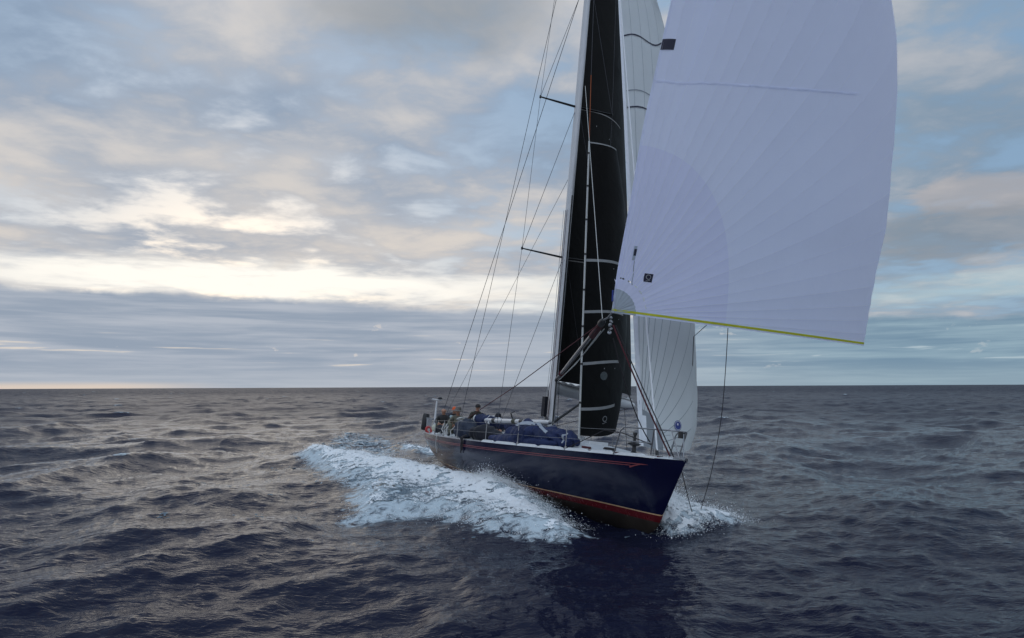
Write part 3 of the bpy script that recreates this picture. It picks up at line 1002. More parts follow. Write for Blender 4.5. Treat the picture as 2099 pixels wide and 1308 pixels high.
# spinnaker sheet, lazy sheet hanging in a bight beside the bow
LZ = [(17.356, 2.278, 5.3), (17.394, 2.259, 3.764), (17.577, 2.094, 2.530), (17.734, 1.826, 1.338), (17.931, 1.500, .537), (18.045, 1.329, .252),
      (18.107, 1.215, .199), (18.184, 1.082, .290), (18.277, .880, .628), (18.466, .616, 1.033), (18.563, .40, 1.46)]
lzc = curve([(i, p) for i, p in enumerate(LZ)])
MB().tube([lzc(t) for t in np.linspace(0, 10, 80)], .0105, 6).build('lazy_sheet', 'rope_dark', yacht)
MB().tube([(17.6, 3.0, 5.9), (16.942, 1.942, 4.946), (15.844, 2.248, 4.76), (13.8, 3.62, 2.06)], .010, 6).build('tweaker_line', 'rope_dark', yacht)

# ------------------------------------------------------------------ things carried on deck
from mathutils import noise as mnoise
def boat_thing_matrix(p): return BM @ Matrix.Translation(p)

def lump(name, label, cat, path, rad, material, seed, amp=.05, group=None, seg=36, n=46, fold=.03, flat=.0, pin=2.6):
    base = Vector(path[0])
    cu = curve([(i, p) for i, p in enumerate(path)])
    cr = curve([(i, (r[0], r[1], 0)) for i, r in enumerate(rad)])
    m = len(path) - 1
    rows = []
    for i in range(n + 1):
        t = m * i / n
        c = Vector(cu(t))
        tg = (Vector(cu(min(m, t + .05))) - Vector(cu(max(0, t - .05)))).normalized()
        sd_ = Vector((0, 0, 1)).cross(tg).normalized()
        rr = cr(t)
        e = min(1.0, (1 - abs(2 * i / n - 1) ** pin) ** .5 + .02)
        row = []
        for k in range(seg):
            a = 2 * math.pi * k / seg
            ca, sa = math.cos(a), math.sin(a)
            ce = math.copysign(abs(ca) ** .8, ca)
            se = math.copysign(abs(sa) ** .8, sa)
            p = c + sd_ * (rr[0] * e * ce) + Vector((0, 0, rr[1] * e * se))
            q = Vector((p.x * 1.6, p.y * 1.6, p.z * 1.6)) + Vector((seed * 7.1, 0, 0))
            d = amp * mnoise.fractal(q, 1.0, 2.0, 4) + fold * (abs(mnoise.noise(q * 2.7 + Vector((3, 1, seed)))) - .25)
            nrm = (sd_ * ca + Vector((0, 0, sa)))
            p = p + nrm * d
            row.append(p - base)
        rows.append(row)
    mb = MB().grid(rows, closed_v=True)
    mb.poly(rows[0]); mb.poly(rows[-1][::-1])
    ob = mb.build(name, material)
    ob.matrix_world = boat_thing_matrix(base)
    tag(ob, label, cat, group)
    ob['_rows'] = 0
    del ob['_rows']
    return ob, rows, base

def strap_on(ob, rows, idx, k0, k1, width=3, lift=.012, material='strap_grey', name='strap', along=False):
    g = []
    for k in range(k0, k1 + 1):
        row = []
        for j in range(width):
            i = idx + j
            if along:
                p = rows[k][(i) % len(rows[0])]; cen = sum(rows[k], Vector()) / len(rows[k])
            else:
                p = rows[i][k % len(rows[0])]; cen = sum(rows[i], Vector()) / len(rows[i])
            row.append(p + (p - cen).normalized() * lift)
        g.append(row)
    return MB().grid(g).build(name, material, ob)

G_B = 'sail bags piled along the starboard side deck'
b1, rw1, _ = lump('sail_bag', 'big crumpled navy blue sail bag with grey stripe beside the mast', 'sail bag',
                  [(12.0, -1.55, 1.50), (12.9, -1.42, 1.62), (13.9, -1.22, 1.66), (14.8, -.98, 1.64), (15.55, -.78, 1.60)],
                  [(.28, .17), (.38, .27), (.40, .30), (.38, .30), (.32, .27)], 'bag_navy', 1, .17, G_B, seg=36, n=80, fold=.14)
strap_on(b1, rw1, 70, 10, 20, 2)
g = []
for q in range(24):
    fi = 22 + q * 1.55
    i0 = int(fi)
    kk = 11.5 + 1.6 * math.sin(q * .33) + q * .12
    row = []
    for w_ in (-.9, -.3, .3, .9):
        k_ = kk + w_
        a_, b_ = rw1[i0][int(k_) % 36], rw1[i0][(int(k_) + 1) % 36]
        p = a_ + (b_ - a_) * (k_ - int(k_))
        cen = sum(rw1[i0], Vector()) / 36
        row.append(p + (p - cen).normalized() * .018)
    g.append(row)
MB().grid(g).build('stripe', 'strap_grey', b1)
b2, rw2, _ = lump('sail_bag', 'long navy sail bag lying along the rail under the big bag', 'sail bag',
                  [(11.3, -1.88, 1.40), (12.6, -1.78, 1.42), (13.9, -1.52, 1.45), (15.2, -1.18, 1.50)],
                  [(.16, .13), (.18, .15), (.18, .15), (.14, .13)], 'bag_navy', 2, .07, G_B, fold=.05)
strap_on(b2, rw2, 38, 0, 12, 2)
b3, rw3, _ = lump('sail_bag', 'dark rumpled sail bag against the second stanchion aft of the mast', 'sail bag',
                  [(9.3, -1.90, 1.46), (10.2, -1.85, 1.50), (11.1, -1.72, 1.49), (11.9, -1.55, 1.44)],
                  [(.22, .20), (.27, .24), (.25, .22), (.17, .13)], 'bag_dark', 3, .12, G_B, fold=.07)
b4, rw4, _ = lump('sail_bag', 'slate blue bulging sail bag beside the man in the brimmed hat', 'sail bag',
                  [(7.3, -1.85, 1.45), (8.0, -1.88, 1.55), (8.6, -1.88, 1.58), (9.5, -1.82, 1.50)],
                  [(.20, .20), (.28, .28), (.30, .32), (.20, .22)], 'bag_slate', 4, .12, G_B, fold=.07)
b5, rw5, _ = lump('flaked_sail', 'navy sail bundle with white lashings heaped behind the deck pole', 'folded sail',
                  [(6.4, -1.0, 1.76), (7.2, -.95, 1.88), (8.2, -.8, 1.92), (9.0, -.6, 1.84)],
                  [(.22, .14), (.30, .20), (.30, .20), (.18, .14)], 'bag_navy', 5, .15, None, fold=.09)
for i in (8, 15, 19, 27, 33):
    strap_on(b5, rw5, i, 2, 20, 2, material='rail_white', name='lashing', lift=.02)

lump('sail_bag', 'small dark duffel wedged at the feet of the bald crew member', 'sail bag',
     [(4.0, -1.80, 1.36), (4.5, -1.84, 1.42), (5.1, -1.84, 1.36)], [(.12, .10), (.17, .15), (.11, .10)], 'bag_dark', 8, .09, G_B, fold=.06)
lump('sail_bag', 'narrow navy sail sausage lying inboard of the spare pole', 'sail bag',
     [(9.6, -.75, 1.78), (10.4, -.7, 1.84), (11.1, -.62, 1.80)], [(.16, .12), (.22, .18), (.14, .11)], 'bag_navy', 9, .12, G_B, fold=.08)
def coil(name, label, c, r, turns, material, tilt=0.0):
    mb = MB()
    rr_ = random.Random(int(c[0] * 10))
    pts = []
    for k in range(turns * 14):
        a = 2 * math.pi * k / 14
        q = r * (1 + .18 * rr_.uniform(-1, 1))
        pts.append((q * math.cos(a), q * math.sin(a) * .8, .012 + .05 * k / (turns * 14) + tilt * math.cos(a) * r))
    ob = mb.tube(pts, .011, 5).build(name, material)
    ob.matrix_world = boat_thing_matrix(c)
    tag(ob, label, 'rope')
coil('rope_coil', 'dark rope coil dropped on the foredeck inside the pulpit', (16.75, -.45, deckz(16.75, -.45) + .01), .16, 5, 'rope_dark')
coil('rope_coil', 'red rope coil lying forward of the big navy bag', (16.0, -.72, deckz(16.0, -.72) + .01), .13, 4, 'rope_red')
coil('rope_coil', 'pale rope tangle heaped on the slate blue bag', (7.4, -1.75, 1.86), .22, 7, 'rope_white', .25)

# spare pole stowed fore and aft at lifeline height on two chocks
spare = tag(empty('spare_pole', boat_thing_matrix((6.6, -1.05, 1.93))), 'grey spare spinnaker pole lying fore and aft on top of the bags', 'pole')
MB().tube([(0, 0, 0), (.25, 0, 0), (7.05, .12, .11), (7.3, .12, .115)], [.05, .072, .072, .05], 14).build('tube', 'mast_paint', spare)
for xx in (2.15, 4.2, 4.9):
    MB().tube([(xx, .017 * xx / 1, .0157 * xx), (xx + .32, .017 * (xx + .32), .0157 * (xx + .32))], .08, 14).build('band', 'black_gear' if xx != 4.2 else 'trouser_olive', spare)
MB().tube([(-.02, 0, 0), (.12, 0, 0)], [.03, .06], 10).build('jaw', 'steel', spare)
MB().tube([(7.28, .12, .115), (7.42, .12, .117)], [.06, .03], 10).build('jaw', 'steel', spare)
for xx in (1.2, 5.4):
    MB().box((xx, .02 * xx, -.23), (.10, .07, .40)).build('support', 'black_gear', spare, smooth=False)

# stern gear
ob = MB().lathe([(0, 0), (.13, .01), (.16, .07), (.165, .40), (.16, .68), (.12, .76), (0, .77)], (0, 0, 0), (.03, .02, 1), 18).build('life_raft_canister', 'black_gear')
ob.matrix_world = boat_thing_matrix((-.15, -1.5, 1.24)); tag(ob, 'tall black rounded canister hung on the stern rail', 'canister')
tb = tag(empty('bucket', boat_thing_matrix((.55, -1.47, 1.38))), 'pale grey bucket hanging inside the stern rail next to the black canister', 'bucket')
MB().lathe([(.0, 0), (.10, 0), (.135, .40), (.145, .41), (.145, .44), (.125, .44), (.095, .02), (0, .02)], (0, 0, 0)).build('body', 'grey_plastic', tb)
MB().tube([(.14 * math.cos(a), 0, .43 + .12 * math.sin(a)) for a in np.linspace(0, math.pi, 12)], .006, 6).build('handle', 'steel', tb)
ob = MB().lathe([(.055 * math.cos(a) + .13, .055 * math.sin(a)) for a in np.linspace(0, 2 * math.pi, 13)], (0, 0, 0), (.9, .35, .2), 18).build('lifebuoy', 'buoy_red')
ob.matrix_world = boat_thing_matrix((1.35, -1.62, 1.30)); tag(ob, 'small red ring buoy tucked beside the aft stanchion', 'lifebuoy')
# fender-like dark rope coil over the rail amidships
for k, (x, dz_, m_, lb) in enumerate(((9.95, .42, 'rope_dark', 'dark rope tail looped over the rail and hanging down the topsides'),
                                      (6.1, .62, 'rope_white', 'pale rope end trailing over the rail near the seated crew'))):
    y = -(beam(x) + .015)
    z = sheer(x)
    pts = [(0, .12, .16), (.01, .02, .12), (.01, -.03, .0)]
    for j in range(1, 9):
        zz_ = -dz_ * j / 8
        pts.append((.02 * math.sin(j * 1.3), -(hull_y(x, z + zz_) - beam(x)) - .03, zz_))
    if k == 0:
        pts2 = [(p[0] + .13 * (1 if i > 2 else .3), p[1], p[2] * (.8 if i > 2 else 1)) for i, p in enumerate(pts)]
    ob = MB().tube(pts, .022 if k == 0 else .014, 6)
    if k == 0:
        ob.tube(pts2, .022, 6)
        ob.tube([(.02, .03, .10), (.03, -.05, .05), (.06, -.05, .02), (.10, -.05, .06)], .05, 8)
    ob = ob.build('hanging_rope', m_)
    ob.matrix_world = boat_thing_matrix((x, y, z))
    tag(ob, lb, 'rope')
# loose pale sheets over the lap of the crew
random.seed(5)
for k in range(5):
    x = 5.3 + .35 * k
    MB().tube([(x, -1.9 + .05 * k, 1.55 + .2 * random.random()), (x + .2, -2.02, 1.36 + .12 * random.random()), (x + .5, -1.98 - .02 * k, 1.26), (x + .75, -1.94, 1.34)], .016, 6).build('loose_sheet', 'rope_white' if k != 3 else 'strap_grey', yacht)

# ------------------------------------------------------------------ crew
def person(label, base, face, J, cols, hat=None, scale=1.0, bulk=1.12):
    """J: joints in a local frame (x ahead, y left, z up) with origin on the seat / floor"""
    root = tag(empty('person', BM @ Matrix.Translation(base) @ Matrix.Rotation(face, 4, 'Z')), label, 'person', 'crew in the cockpit')
    V, E, Rr, Bn = [], [], [], []
    def vert(p, r):
        V.append(Vector(p) * scale); Rr.append(r * scale); return len(V) - 1
    def chain(parent, pts, bone):
        last = parent
        for p, r in pts:
            i = vert(p, r)
            E.append((last, i)); Bn.append(bone); last = i
        return last
    pv = vert(J['pelvis'], .155 * bulk)
    sp = chain(pv, [(J['spine'], .15 * bulk), (J['chest'], .165 * bulk)], 'torso')
    nk = chain(sp, [(J['neck'], .062)], 'torso')
    hd = Vector(J['head'])
    fw = Vector(J.get('look', (1, 0, 0))).normalized()
    hb = chain(nk, [(hd - Vector((0, 0, .055)) + fw * .005, .078), (hd + Vector((0, 0, .04)), .098), (hd + Vector((0, 0, .10)), .066)], 'head')
    hc = len(V) - 2
    chain(hc - 0, [(hd + fw * .085 - Vector((0, 0, .005)), .028), (hd + fw * .118 - Vector((0, 0, .02)), .012)], 'head')
    sidev = Vector((-fw.y, fw.x, 0))
    for s in (-1, 1):
        chain(hc, [(hd + sidev * (.098 * s), .02)], 'head')
    for s, n_ in ((1, 'l'), (-1, 'r')):
        sh = chain(sp, [(J['sh_' + n_], .085 * bulk)], 'torso')
        el_ = chain(sh, [(J['el_' + n_], .062 * bulk), (J['wr_' + n_], .04)], 'arm')
        wr = Vector(J['wr_' + n_]); d = (wr - Vector(J['el_' + n_])).normalized()
        side_ = d.cross(Vector((0, 0, 1))).normalized() if abs(d.z) < .95 else Vector((0, 1, 0))
        pal = chain(el_, [(wr + d * .07, .032)], 'hand')
        for f_ in range(4):
            o = side_ * (.024 * (f_ - 1.5))
            ln = (.075, .088, .082, .062)[f_]
            chain(pal, [(wr + d * .10 + o, .010), (wr + d * (.10 + ln * .5) + o - Vector((0, 0, .01)), .009), (wr + d * (.10 + ln * .85) + o - Vector((0, 0, .035)), .008)], 'hand')
        chain(pal, [(wr + d * .05 + side_ * (.05 * s), .011), (wr + d * .09 + side_ * (.065 * s) - Vector((0, 0, .01)), .009)], 'hand')
        hp_ = chain(pv, [(J['hip_' + n_], .105 * bulk)], 'leg')
        kn = chain(hp_, [(J['kn_' + n_], .078 * bulk)], 'leg')
        an = chain(kn, [(J['an_' + n_], .055 * bulk)], 'leg')
        chain(an, [(J['toe_' + n_], .042)], 'foot')
    me = bpy.data.meshes.new('body_cage')
    me.from_pydata(V, E, [])
    bm = bmesh.new(); bm.from_mesh(me)
    lay = bm.verts.layers.skin.verify()
    bm.verts.ensure_lookup_table()
    for v, r in zip(bm.verts, Rr):
        v[lay].radius = (r, r)
        v[lay].use_root = (v.index == 0)
    bm.to_mesh(me); bm.free()
    tmp = bpy.data.objects.new('body_cage', me)
    COL.objects.link(tmp)
    sk = tmp.modifiers.new('skin', 'SKIN'); sk.use_smooth_shade = True; sk.branch_smoothing = .4
    ss = tmp.modifiers.new('sub', 'SUBSURF'); ss.levels = 2; ss.render_levels = 2
    dg = bpy.context.evaluated_depsgraph_get()
    body = bpy.data.meshes.new_from_object(tmp.evaluated_get(dg))
    bpy.data.objects.remove(tmp)
    names_ = ['skin', cols['top'], cols['bottom'], cols.get('foot', 'black_gear')]
    body.materials.clear()
    for nme in names_: body.materials.append(MATS[nme])
    A = np.array([V[a] for a, b in E]); Bv = np.array([V[b] for a, b in E])
    bmap = {'torso': 1, 'arm': 1, 'head': 0, 'hand': 0, 'leg': 2, 'foot': 3}
    bi = np.array([bmap[b] for b in Bn])
    cen = np.empty(len(body.polygons) * 3); body.polygons.foreach_get('center', cen); cen = cen.reshape(-1, 3)
    ab = Bv - A
    l2 = (ab ** 2).sum(1) + 1e-9
    t = np.clip(((cen[:, None, :] - A[None]) * ab[None]).sum(2) / l2[None], 0, 1)
    dd = ((cen[:, None, :] - (A[None] + t[..., None] * ab[None])) ** 2).sum(2)
    body.polygons.foreach_set('material_index', bi[dd.argmin(1)].astype(np.int32))
    body.shade_smooth()
    ob = bpy.data.objects.new('body', body)
    COL.objects.link(ob); ob.parent = root
    hs = hd * scale
    if hat == 'cap_dark' or hat == 'cap_orange':
        mb = MB().lathe([(.108 * scale, .015), (.112 * scale, .05), (.10 * scale, .105), (.06 * scale, .145), (0, .155)], hs, (0, 0, 1), 16)
        c = hs + Vector((0, 0, .02)) + fw * .09
        mb.grid([[c + sidev * (.085 * s), c + sidev * (.06 * s) + fw * .085 - Vector((0, 0, .015))] for s in (-1, -.5, 0, .5, 1)])
        mb.build('cap', hat, root)
    elif hat == 'brim':
        MB().lathe([(.20 * scale, .005), (.185 * scale, .03), (.112 * scale, .055), (.108 * scale, .11), (.085 * scale, .155), (0, .165)], hs, (.05, 0, 1), 20).build('brimmed_hat', 'hat_grey', root)
    elif hat == 'hood':
        MB().lathe([(.10, -.09), (.125, -.03), (.128, .05), (.10, .13), (0, .165)], hs - fw * .02, (0, 0, 1), 16).build('hood', 'jacket_navy', root)
    elif hat == 'bald':
        pass
    return root

def seated(lean=0.0, arm=0.0, look=(1, 0, 0), kneez=.36, spread=.13, fwd=.40):
    return dict(pelvis=(0, 0, .14), spine=(-.02 + lean * .15, 0, .34), chest=(lean * .5, 0, .54), neck=(.03 + lean * .8, 0, .71), head=(.06 + lean, 0, .84), look=look,
                sh_l=(.0 + lean * .6, .19, .60), sh_r=(lean * .6, -.19, .60), el_l=(.12 + lean, .27, .38), el_r=(.12 + lean, -.27, .38),
                wr_l=(.36 + arm, .14, .34), wr_r=(.36 + arm, -.12, .36), hip_l=(.03, .10, .13), hip_r=(.03, -.10, .13),
                kn_l=(fwd, spread + .02, kneez), kn_r=(fwd + .03, -spread, kneez - .04), an_l=(fwd + .12, spread, .05), an_r=(fwd + .16, -spread, .04),
                toe_l=(fwd + .30, spread, .02), toe_r=(fwd + .34, -spread, .01))
pb = person('bald person in a black jacket and olive trousers sitting furthest aft', (3.1, -1.42, 1.27), R(-25), seated(.08, look=(1, .15, 0)), dict(top='jacket_black', bottom='trouser_olive'), 'bald', 1.06)
ph = person('person in a wide brimmed hat and khaki jacket hunched on the rail', (6.35, -1.62, 1.27), R(-28), seated(.16, look=(1, -.1, -.1), kneez=.40), dict(top='jacket_khaki', bottom='trouser_olive'), 'brim', 1.08, 1.2)
MB().tube([(.30, -.22, .58), (.22, -.24, .40), (.18, -.2, .25)], .025, 6).build('harness_strap', 'black_gear', ph)
po_ = person('person in an orange cap and teal and white vest behind the hat wearer', (3.15, -1.02, 1.40), R(-10), seated(.04, look=(.8, -.5, 0)), dict(top='jacket_navy', bottom='trouser_dark'), 'cap_orange')
MB().lathe([(.19, 0), (.215, .06), (.21, .16), (.16, .22)], (.0, 0, .42), (.15, 0, 1), 18).build('vest', 'teal_white', po_)
stand = dict(pelvis=(0, 0, .92), spine=(0, 0, 1.10), chest=(.01, 0, 1.32), neck=(.02, 0, 1.50), head=(.04, 0, 1.63), look=(.8, -.5, 0),
             sh_l=(0, .20, 1.39), sh_r=(0, -.20, 1.39), el_l=(.10, .30, 1.12), el_r=(.10, -.30, 1.12), wr_l=(.34, .22, 1.05), wr_r=(.34, -.22, 1.05),
             hip_l=(0, .10, .88), hip_r=(0, -.10, .88), kn_l=(.06, .13, .48), kn_r=(.04, -.13, .48), an_l=(.0, .14, .08), an_r=(-.02, -.14, .08), toe_l=(.17, .15, .03), toe_r=(.15, -.15, .03))
person('person in a dark cap and olive jacket standing at the helm', (3.85, -.22, .81), R(-15), stand, dict(top='jacket_olive', bottom='trouser_dark'), 'cap_dark')
person('person in a dark hood crouching low behind the deck pole', (5.05, .30, 1.30), R(-10), seated(.12), dict(top='jacket_navy', bottom='trouser_dark'), 'hood')
ob = MB().lathe([(0, 0), (.13, .03), (.16, .10), (.15, .20), (.10, .27), (0, .30)], (0, 0, 0), (.2, -.1, 1), 18).build('water_bag', 'helmet_pale')
ob.matrix_world = boat_thing_matrix((3.35, -1.78, 1.30)); tag(ob, 'pale yellowish round bag by the knees of the bald crew member', 'bag')
# steering wheel
whl = part_empty('steering_wheel', yacht)
MB().lathe([(.62 + .018 * math.cos(a), .018 * math.sin(a)) for a in np.linspace(0, 2 * math.pi, 9)], (4.35, 0, 1.55), (1, 0, .1), 40).build('rim', 'black_gear', whl)
for k in range(6):
    a = k * math.pi / 3
    MB().tube([(4.35, 0, 1.55), (4.35 - .06 * math.sin(a), .62 * math.cos(a), 1.55 + .62 * math.sin(a))], .010, 6).build('spoke', 'steel', whl)
MB().tube([(4.42, 0, .8), (4.42, 0, 1.6)], [.12, .08], 12).build('pedestal', 'rail_white', whl)
# mid-boat grinder handle seen over the pole
MB().tube([(8.3, .1, 1.5), (8.6, -.35, 2.28), (8.75, -.28, 2.34)], .022, 6).build('grinder_handle', 'black_gear', yacht)

# ------------------------------------------------------------------ the sea
def ocean_tile(N, size, kmin, kmax, wind, kp, alpha, seed, spread=2.0, floor=.06):
    r_ = np.random.default_rng(seed)
    k1 = 2 * np.pi * np.fft.fftfreq(N, size / N)
    KX, KY = np.meshgrid(k1, k1, indexing='ij')
    K = np.hypot(KX, KY); K[0, 0] = 1
    th = np.arctan2(KY, KX) - np.arctan2(wind[1], wind[0])
    Dir = np.where(np.cos(th) > 0, np.cos(th) ** spread, 0) + floor
    an = np.linspace(-np.pi, np.pi, 2000)
    Dir /= np.mean(np.where(np.cos(an) > 0, np.cos(an) ** spread, 0) + floor) * 2 * np.pi
    Psi = alpha / 2 * K ** -4 * np.exp(-1.25 * (kp / K) ** 2) * Dir
    band = (K >= kmin) & (K < kmax); band[0, 0] = False
    dk = 2 * np.pi / size
    A = np.sqrt(2 * Psi * dk * dk) * band * np.exp(2j * np.pi * r_.random((N, N)))
    h = np.fft.ifft2(A) * N * N
    gx = np.fft.ifft2(A * KX / K) * N * N
    gy = np.fft.ifft2(A * KY / K) * N * N
    return (h.real.astype(np.float32), -gx.imag.astype(np.float32), -gy.imag.astype(np.float32), size, N)

def samp(field, size, N, x, y):
    fx = (x / size * N) % N; fy = (y / size * N) % N
    i0 = np.floor(fx).astype(np.int32); j0 = np.floor(fy).astype(np.int32)
    a = (fx - i0).astype(np.float32); b = (fy - j0).astype(np.float32)
    i0 %= N; j0 %= N
    i1 = (i0 + 1) % N; j1 = (j0 + 1) % N
    return (field[i0, j0] * (1 - a) * (1 - b) + field[i1, j0] * a * (1 - b) + field[i0, j1] * (1 - a) * b + field[i1, j1] * a * b)

WIND = (.42, -.90)
KP = 2 * np.pi / 17
TILES = [ocean_tile(256, 211.0, 2 * np.pi / 80, 2 * np.pi / 6.0, WIND, KP, .0200, 3, 2.0, .10),
         ocean_tile(256, 47.0, 2 * np.pi / 6.0, 2 * np.pi / 1.2, WIND, KP, .0190, 8, 1.0, .22),
         ocean_tile(256, 9.7, 2 * np.pi / 1.2, 2 * np.pi / .12, WIND, KP, .0230, 21, .8, .35)]
CHOP = (.9, 1.2, 1.0)

def seg_dist(x, y, pts, closed=False):
    d = np.full(x.shape, 1e9, np.float32)
    m = len(pts)
    for i in range(m if closed else m - 1):
        ax, ay = pts[i]; bx, by = pts[(i + 1) % m]
        vx, vy = bx - ax, by - ay
        t = np.clip(((x - ax) * vx + (y - ay) * vy) / (vx * vx + vy * vy + 1e-9), 0, 1)
        d = np.minimum(d, np.hypot(x - ax - t * vx, y - ay - t * vy))
    return d
def poly_sd(x, y, pts):
    d = seg_dist(x, y, pts, True)
    ins = np.zeros(x.shape, bool)
    m = len(pts)
    for i in range(m):
        ax, ay = pts[i]; bx, by = pts[(i + 1) % m]
        c = ((ay > y) != (by > y)) & (x < (bx - ax) * (y - ay) / (by - ay + 1e-12) + ax)
        ins ^= c
    return np.where(ins, d, -d)
def sstep(t): 
    t = np.clip(t, 0, 1)
    return t * t * (3 - 2 * t)
def b2w(p):
    q = BM @ Vector(p); return (q.x, q.y)

BOW = [(1.58, 16.8), (1.15, 16.02), (0.21, 16.5), (-0.78, 17.51), (-1.32, 18.47), (-2.06, 19.36), (-3.16, 19.24), (-3.99, 19.05), (-4.57, 21.62),
       (-5.03, 23.96), (-6.27, 25.84), (-8.17, 30.24), (-9.69, 33.42), (-9.51, 36.87), (-7.07, 31.98), (-5.33, 30.05), (-3.76, 28.06), (-2.42, 26.16),
       b2w((9.5, -1.6, 0)), b2w((12.0, -1.2, 0)), b2w((13.3, -1.5, 0)), (0.62, 19.9), (1.12, 18.75)]
STERN = [(-6.74, 43.0), (-5.37, 40.6), (-4.12, 37.49), (-3.3, 35.24), (-4.57, 36.41), (-5.9, 39.83)]
LACE = [(-12.71, 51.15), (-11.3, 55.11), (-7.72, 49.25), (-5.63, 42.61), (-5.0, 36.2), (-5.42, 32.85), (-7.19, 32.53), (-9.7, 35.5), (-11.63, 42.95)]
PORT = [(4.58, 20.94), (4.68, 19.91), (4.82, 18.94), (5.01, 17.96), (5.25, 17.35), (4.85, 17.15), (4.29, 16.93), (4.13, 16.74), (3.79, 16.47), (3.36, 16.69),
        b2w((18.0, .1, 0)), b2w((17.2, .2, 0)), b2w((15.0, 1.0, 0)), b2w((13.5, 2.0, 0))]
CREST1 = [(1.35, 17.7), (.55, 19.4), (-.45, 21.4), (-1.6, 23.6)]
CREST2 = [(-2.6, 24.4), (-4.6, 27.0), (-6.6, 30.2), (-9.0, 34.4)]
CREST3 = [(-1.2, 20.6), (-3.2, 21.6), (-4.4, 22.9)]
HULL_LINE = [b2w((x, 0, 0)) for x in (0.5, 5, 10, 15, 18)]

def wake(x, y):
    """height added to the open sea by the yacht, plus the calming factor near the hull"""
    add = np.zeros(x.shape, np.float32); calm = np.ones(x.shape, np.float32)
    near = (x > -22) & (x < 16) & (y > 6) & (y < 70)
    if not near.any():
        return add, calm
    X, Y = x[near], y[near]
    sb = poly_sd(X, Y, BOW)
    a = .26 * sstep(sb / 1.0 + .15)
    a += .42 * np.exp(-(seg_dist(X, Y, CREST1) / .60) ** 2) * (.12 + .88 * sstep((Y - 18.4) / 2.6)) * (1 - .55 * sstep((Y - 21.6) / 2.0))
    a += .30 * np.exp(-(seg_dist(X, Y, CREST2) / .95) ** 2)
    a += .12 * np.exp(-(seg_dist(X, Y, CREST3) / .9) ** 2)
    a += .26 * sstep(poly_sd(X, Y, PORT) / .7 + .3)
    a += .34 * np.exp(-(seg_dist(X, Y, [b2w((17.6, .45, 0)), b2w((16.0, 1.3, 0)), b2w((14.2, 2.3, 0))]) / .5) ** 2)
    a += .25 * np.exp(-(seg_dist(X, Y, [(-6.2, 41.5), (-4.4, 37.2)]) / .8) ** 2)
    # trough under the forefoot and ahead of the bow wave, trough along the quarter
    a -= .24 * np.exp(-(seg_dist(X, Y, [(2.9, 16.0), (1.7, 18.2)]) / 1.0) ** 2)
    a -= .10 * np.exp(-(seg_dist(X, Y, [(1.2, 14.6), (-2.5, 17.0), (-5.6, 20.0)]) / 1.0) ** 2)
    a -= .16 * np.exp(-(seg_dist(X, Y, [(-2.6, 28.6), (-3.6, 32.2)]) / 1.0) ** 2)
    add[near] = a
    hd_ = seg_dist(X, Y, HULL_LINE)
    calm[near] = .35 + .65 * sstep((hd_ - 2.0) / 7.0)
    return add, calm

def sea_disp(x, y, dr):
    """displaced sea surface for flat positions x,y; dr = local mesh spacing"""
    add, calm = wake(x, y)
    px, py = x.astype(np.float32).copy(), y.astype(np.float32).copy()
    pz = add.copy()
    lims = ((5.0, 30.0), (1.4, 5.0), (.30, 1.0))
    for (h, gx, gy, size, N), ch, (l0, l1) in zip(TILES, CHOP, lims):
        wgt = (1 - sstep((dr - l0) / (l1 - l0))).astype(np.float32)
        if size > 40:
            wgt = wgt * calm
        # rotate the tile a little so rows never line up with the view
        c, s = math.cos(.5), math.sin(.5)
        qx, qy = x * c + y * s, -x * s + y * c
        act = wgt > 0
        X, Y = qx[act], qy[act]
        hx = samp(gx, size, N, X, Y); hy = samp(gy, size, N, X, Y)
        pz[act] += samp(h, size, N, X, Y) * wgt[act]
        px[act] += (hx * c - hy * s) * ch * wgt[act]
        py[act] += (hx * s + hy * c) * ch * wgt[act]
    return px, py, pz
# the wind vector is turned into the tile frame by the same rotation
def mesh_np(name, verts, quads, material):
    me = bpy.data.meshes.new(name)
    me.vertices.add(len(verts))
    me.vertices.foreach_set('co', verts.astype(np.float32).ravel())
    nf = len(quads)
    k = quads.shape[1]
    me.loops.add(nf * k)
    me.loops.foreach_set('vertex_index', quads.astype(np.int32).ravel())
    me.polygons.add(nf)
    me.polygons.foreach_set('loop_start', np.arange(0, nf * k, k, dtype=np.int32))
    me.polygons.foreach_set('loop_total', np.full(nf, k, np.int32))
    me.update(calc_edges=True)
    me.shade_smooth()
    me.materials.append(material)
    ob = bpy.data.objects.new(name, me)
    COL.objects.link(ob)
    return ob

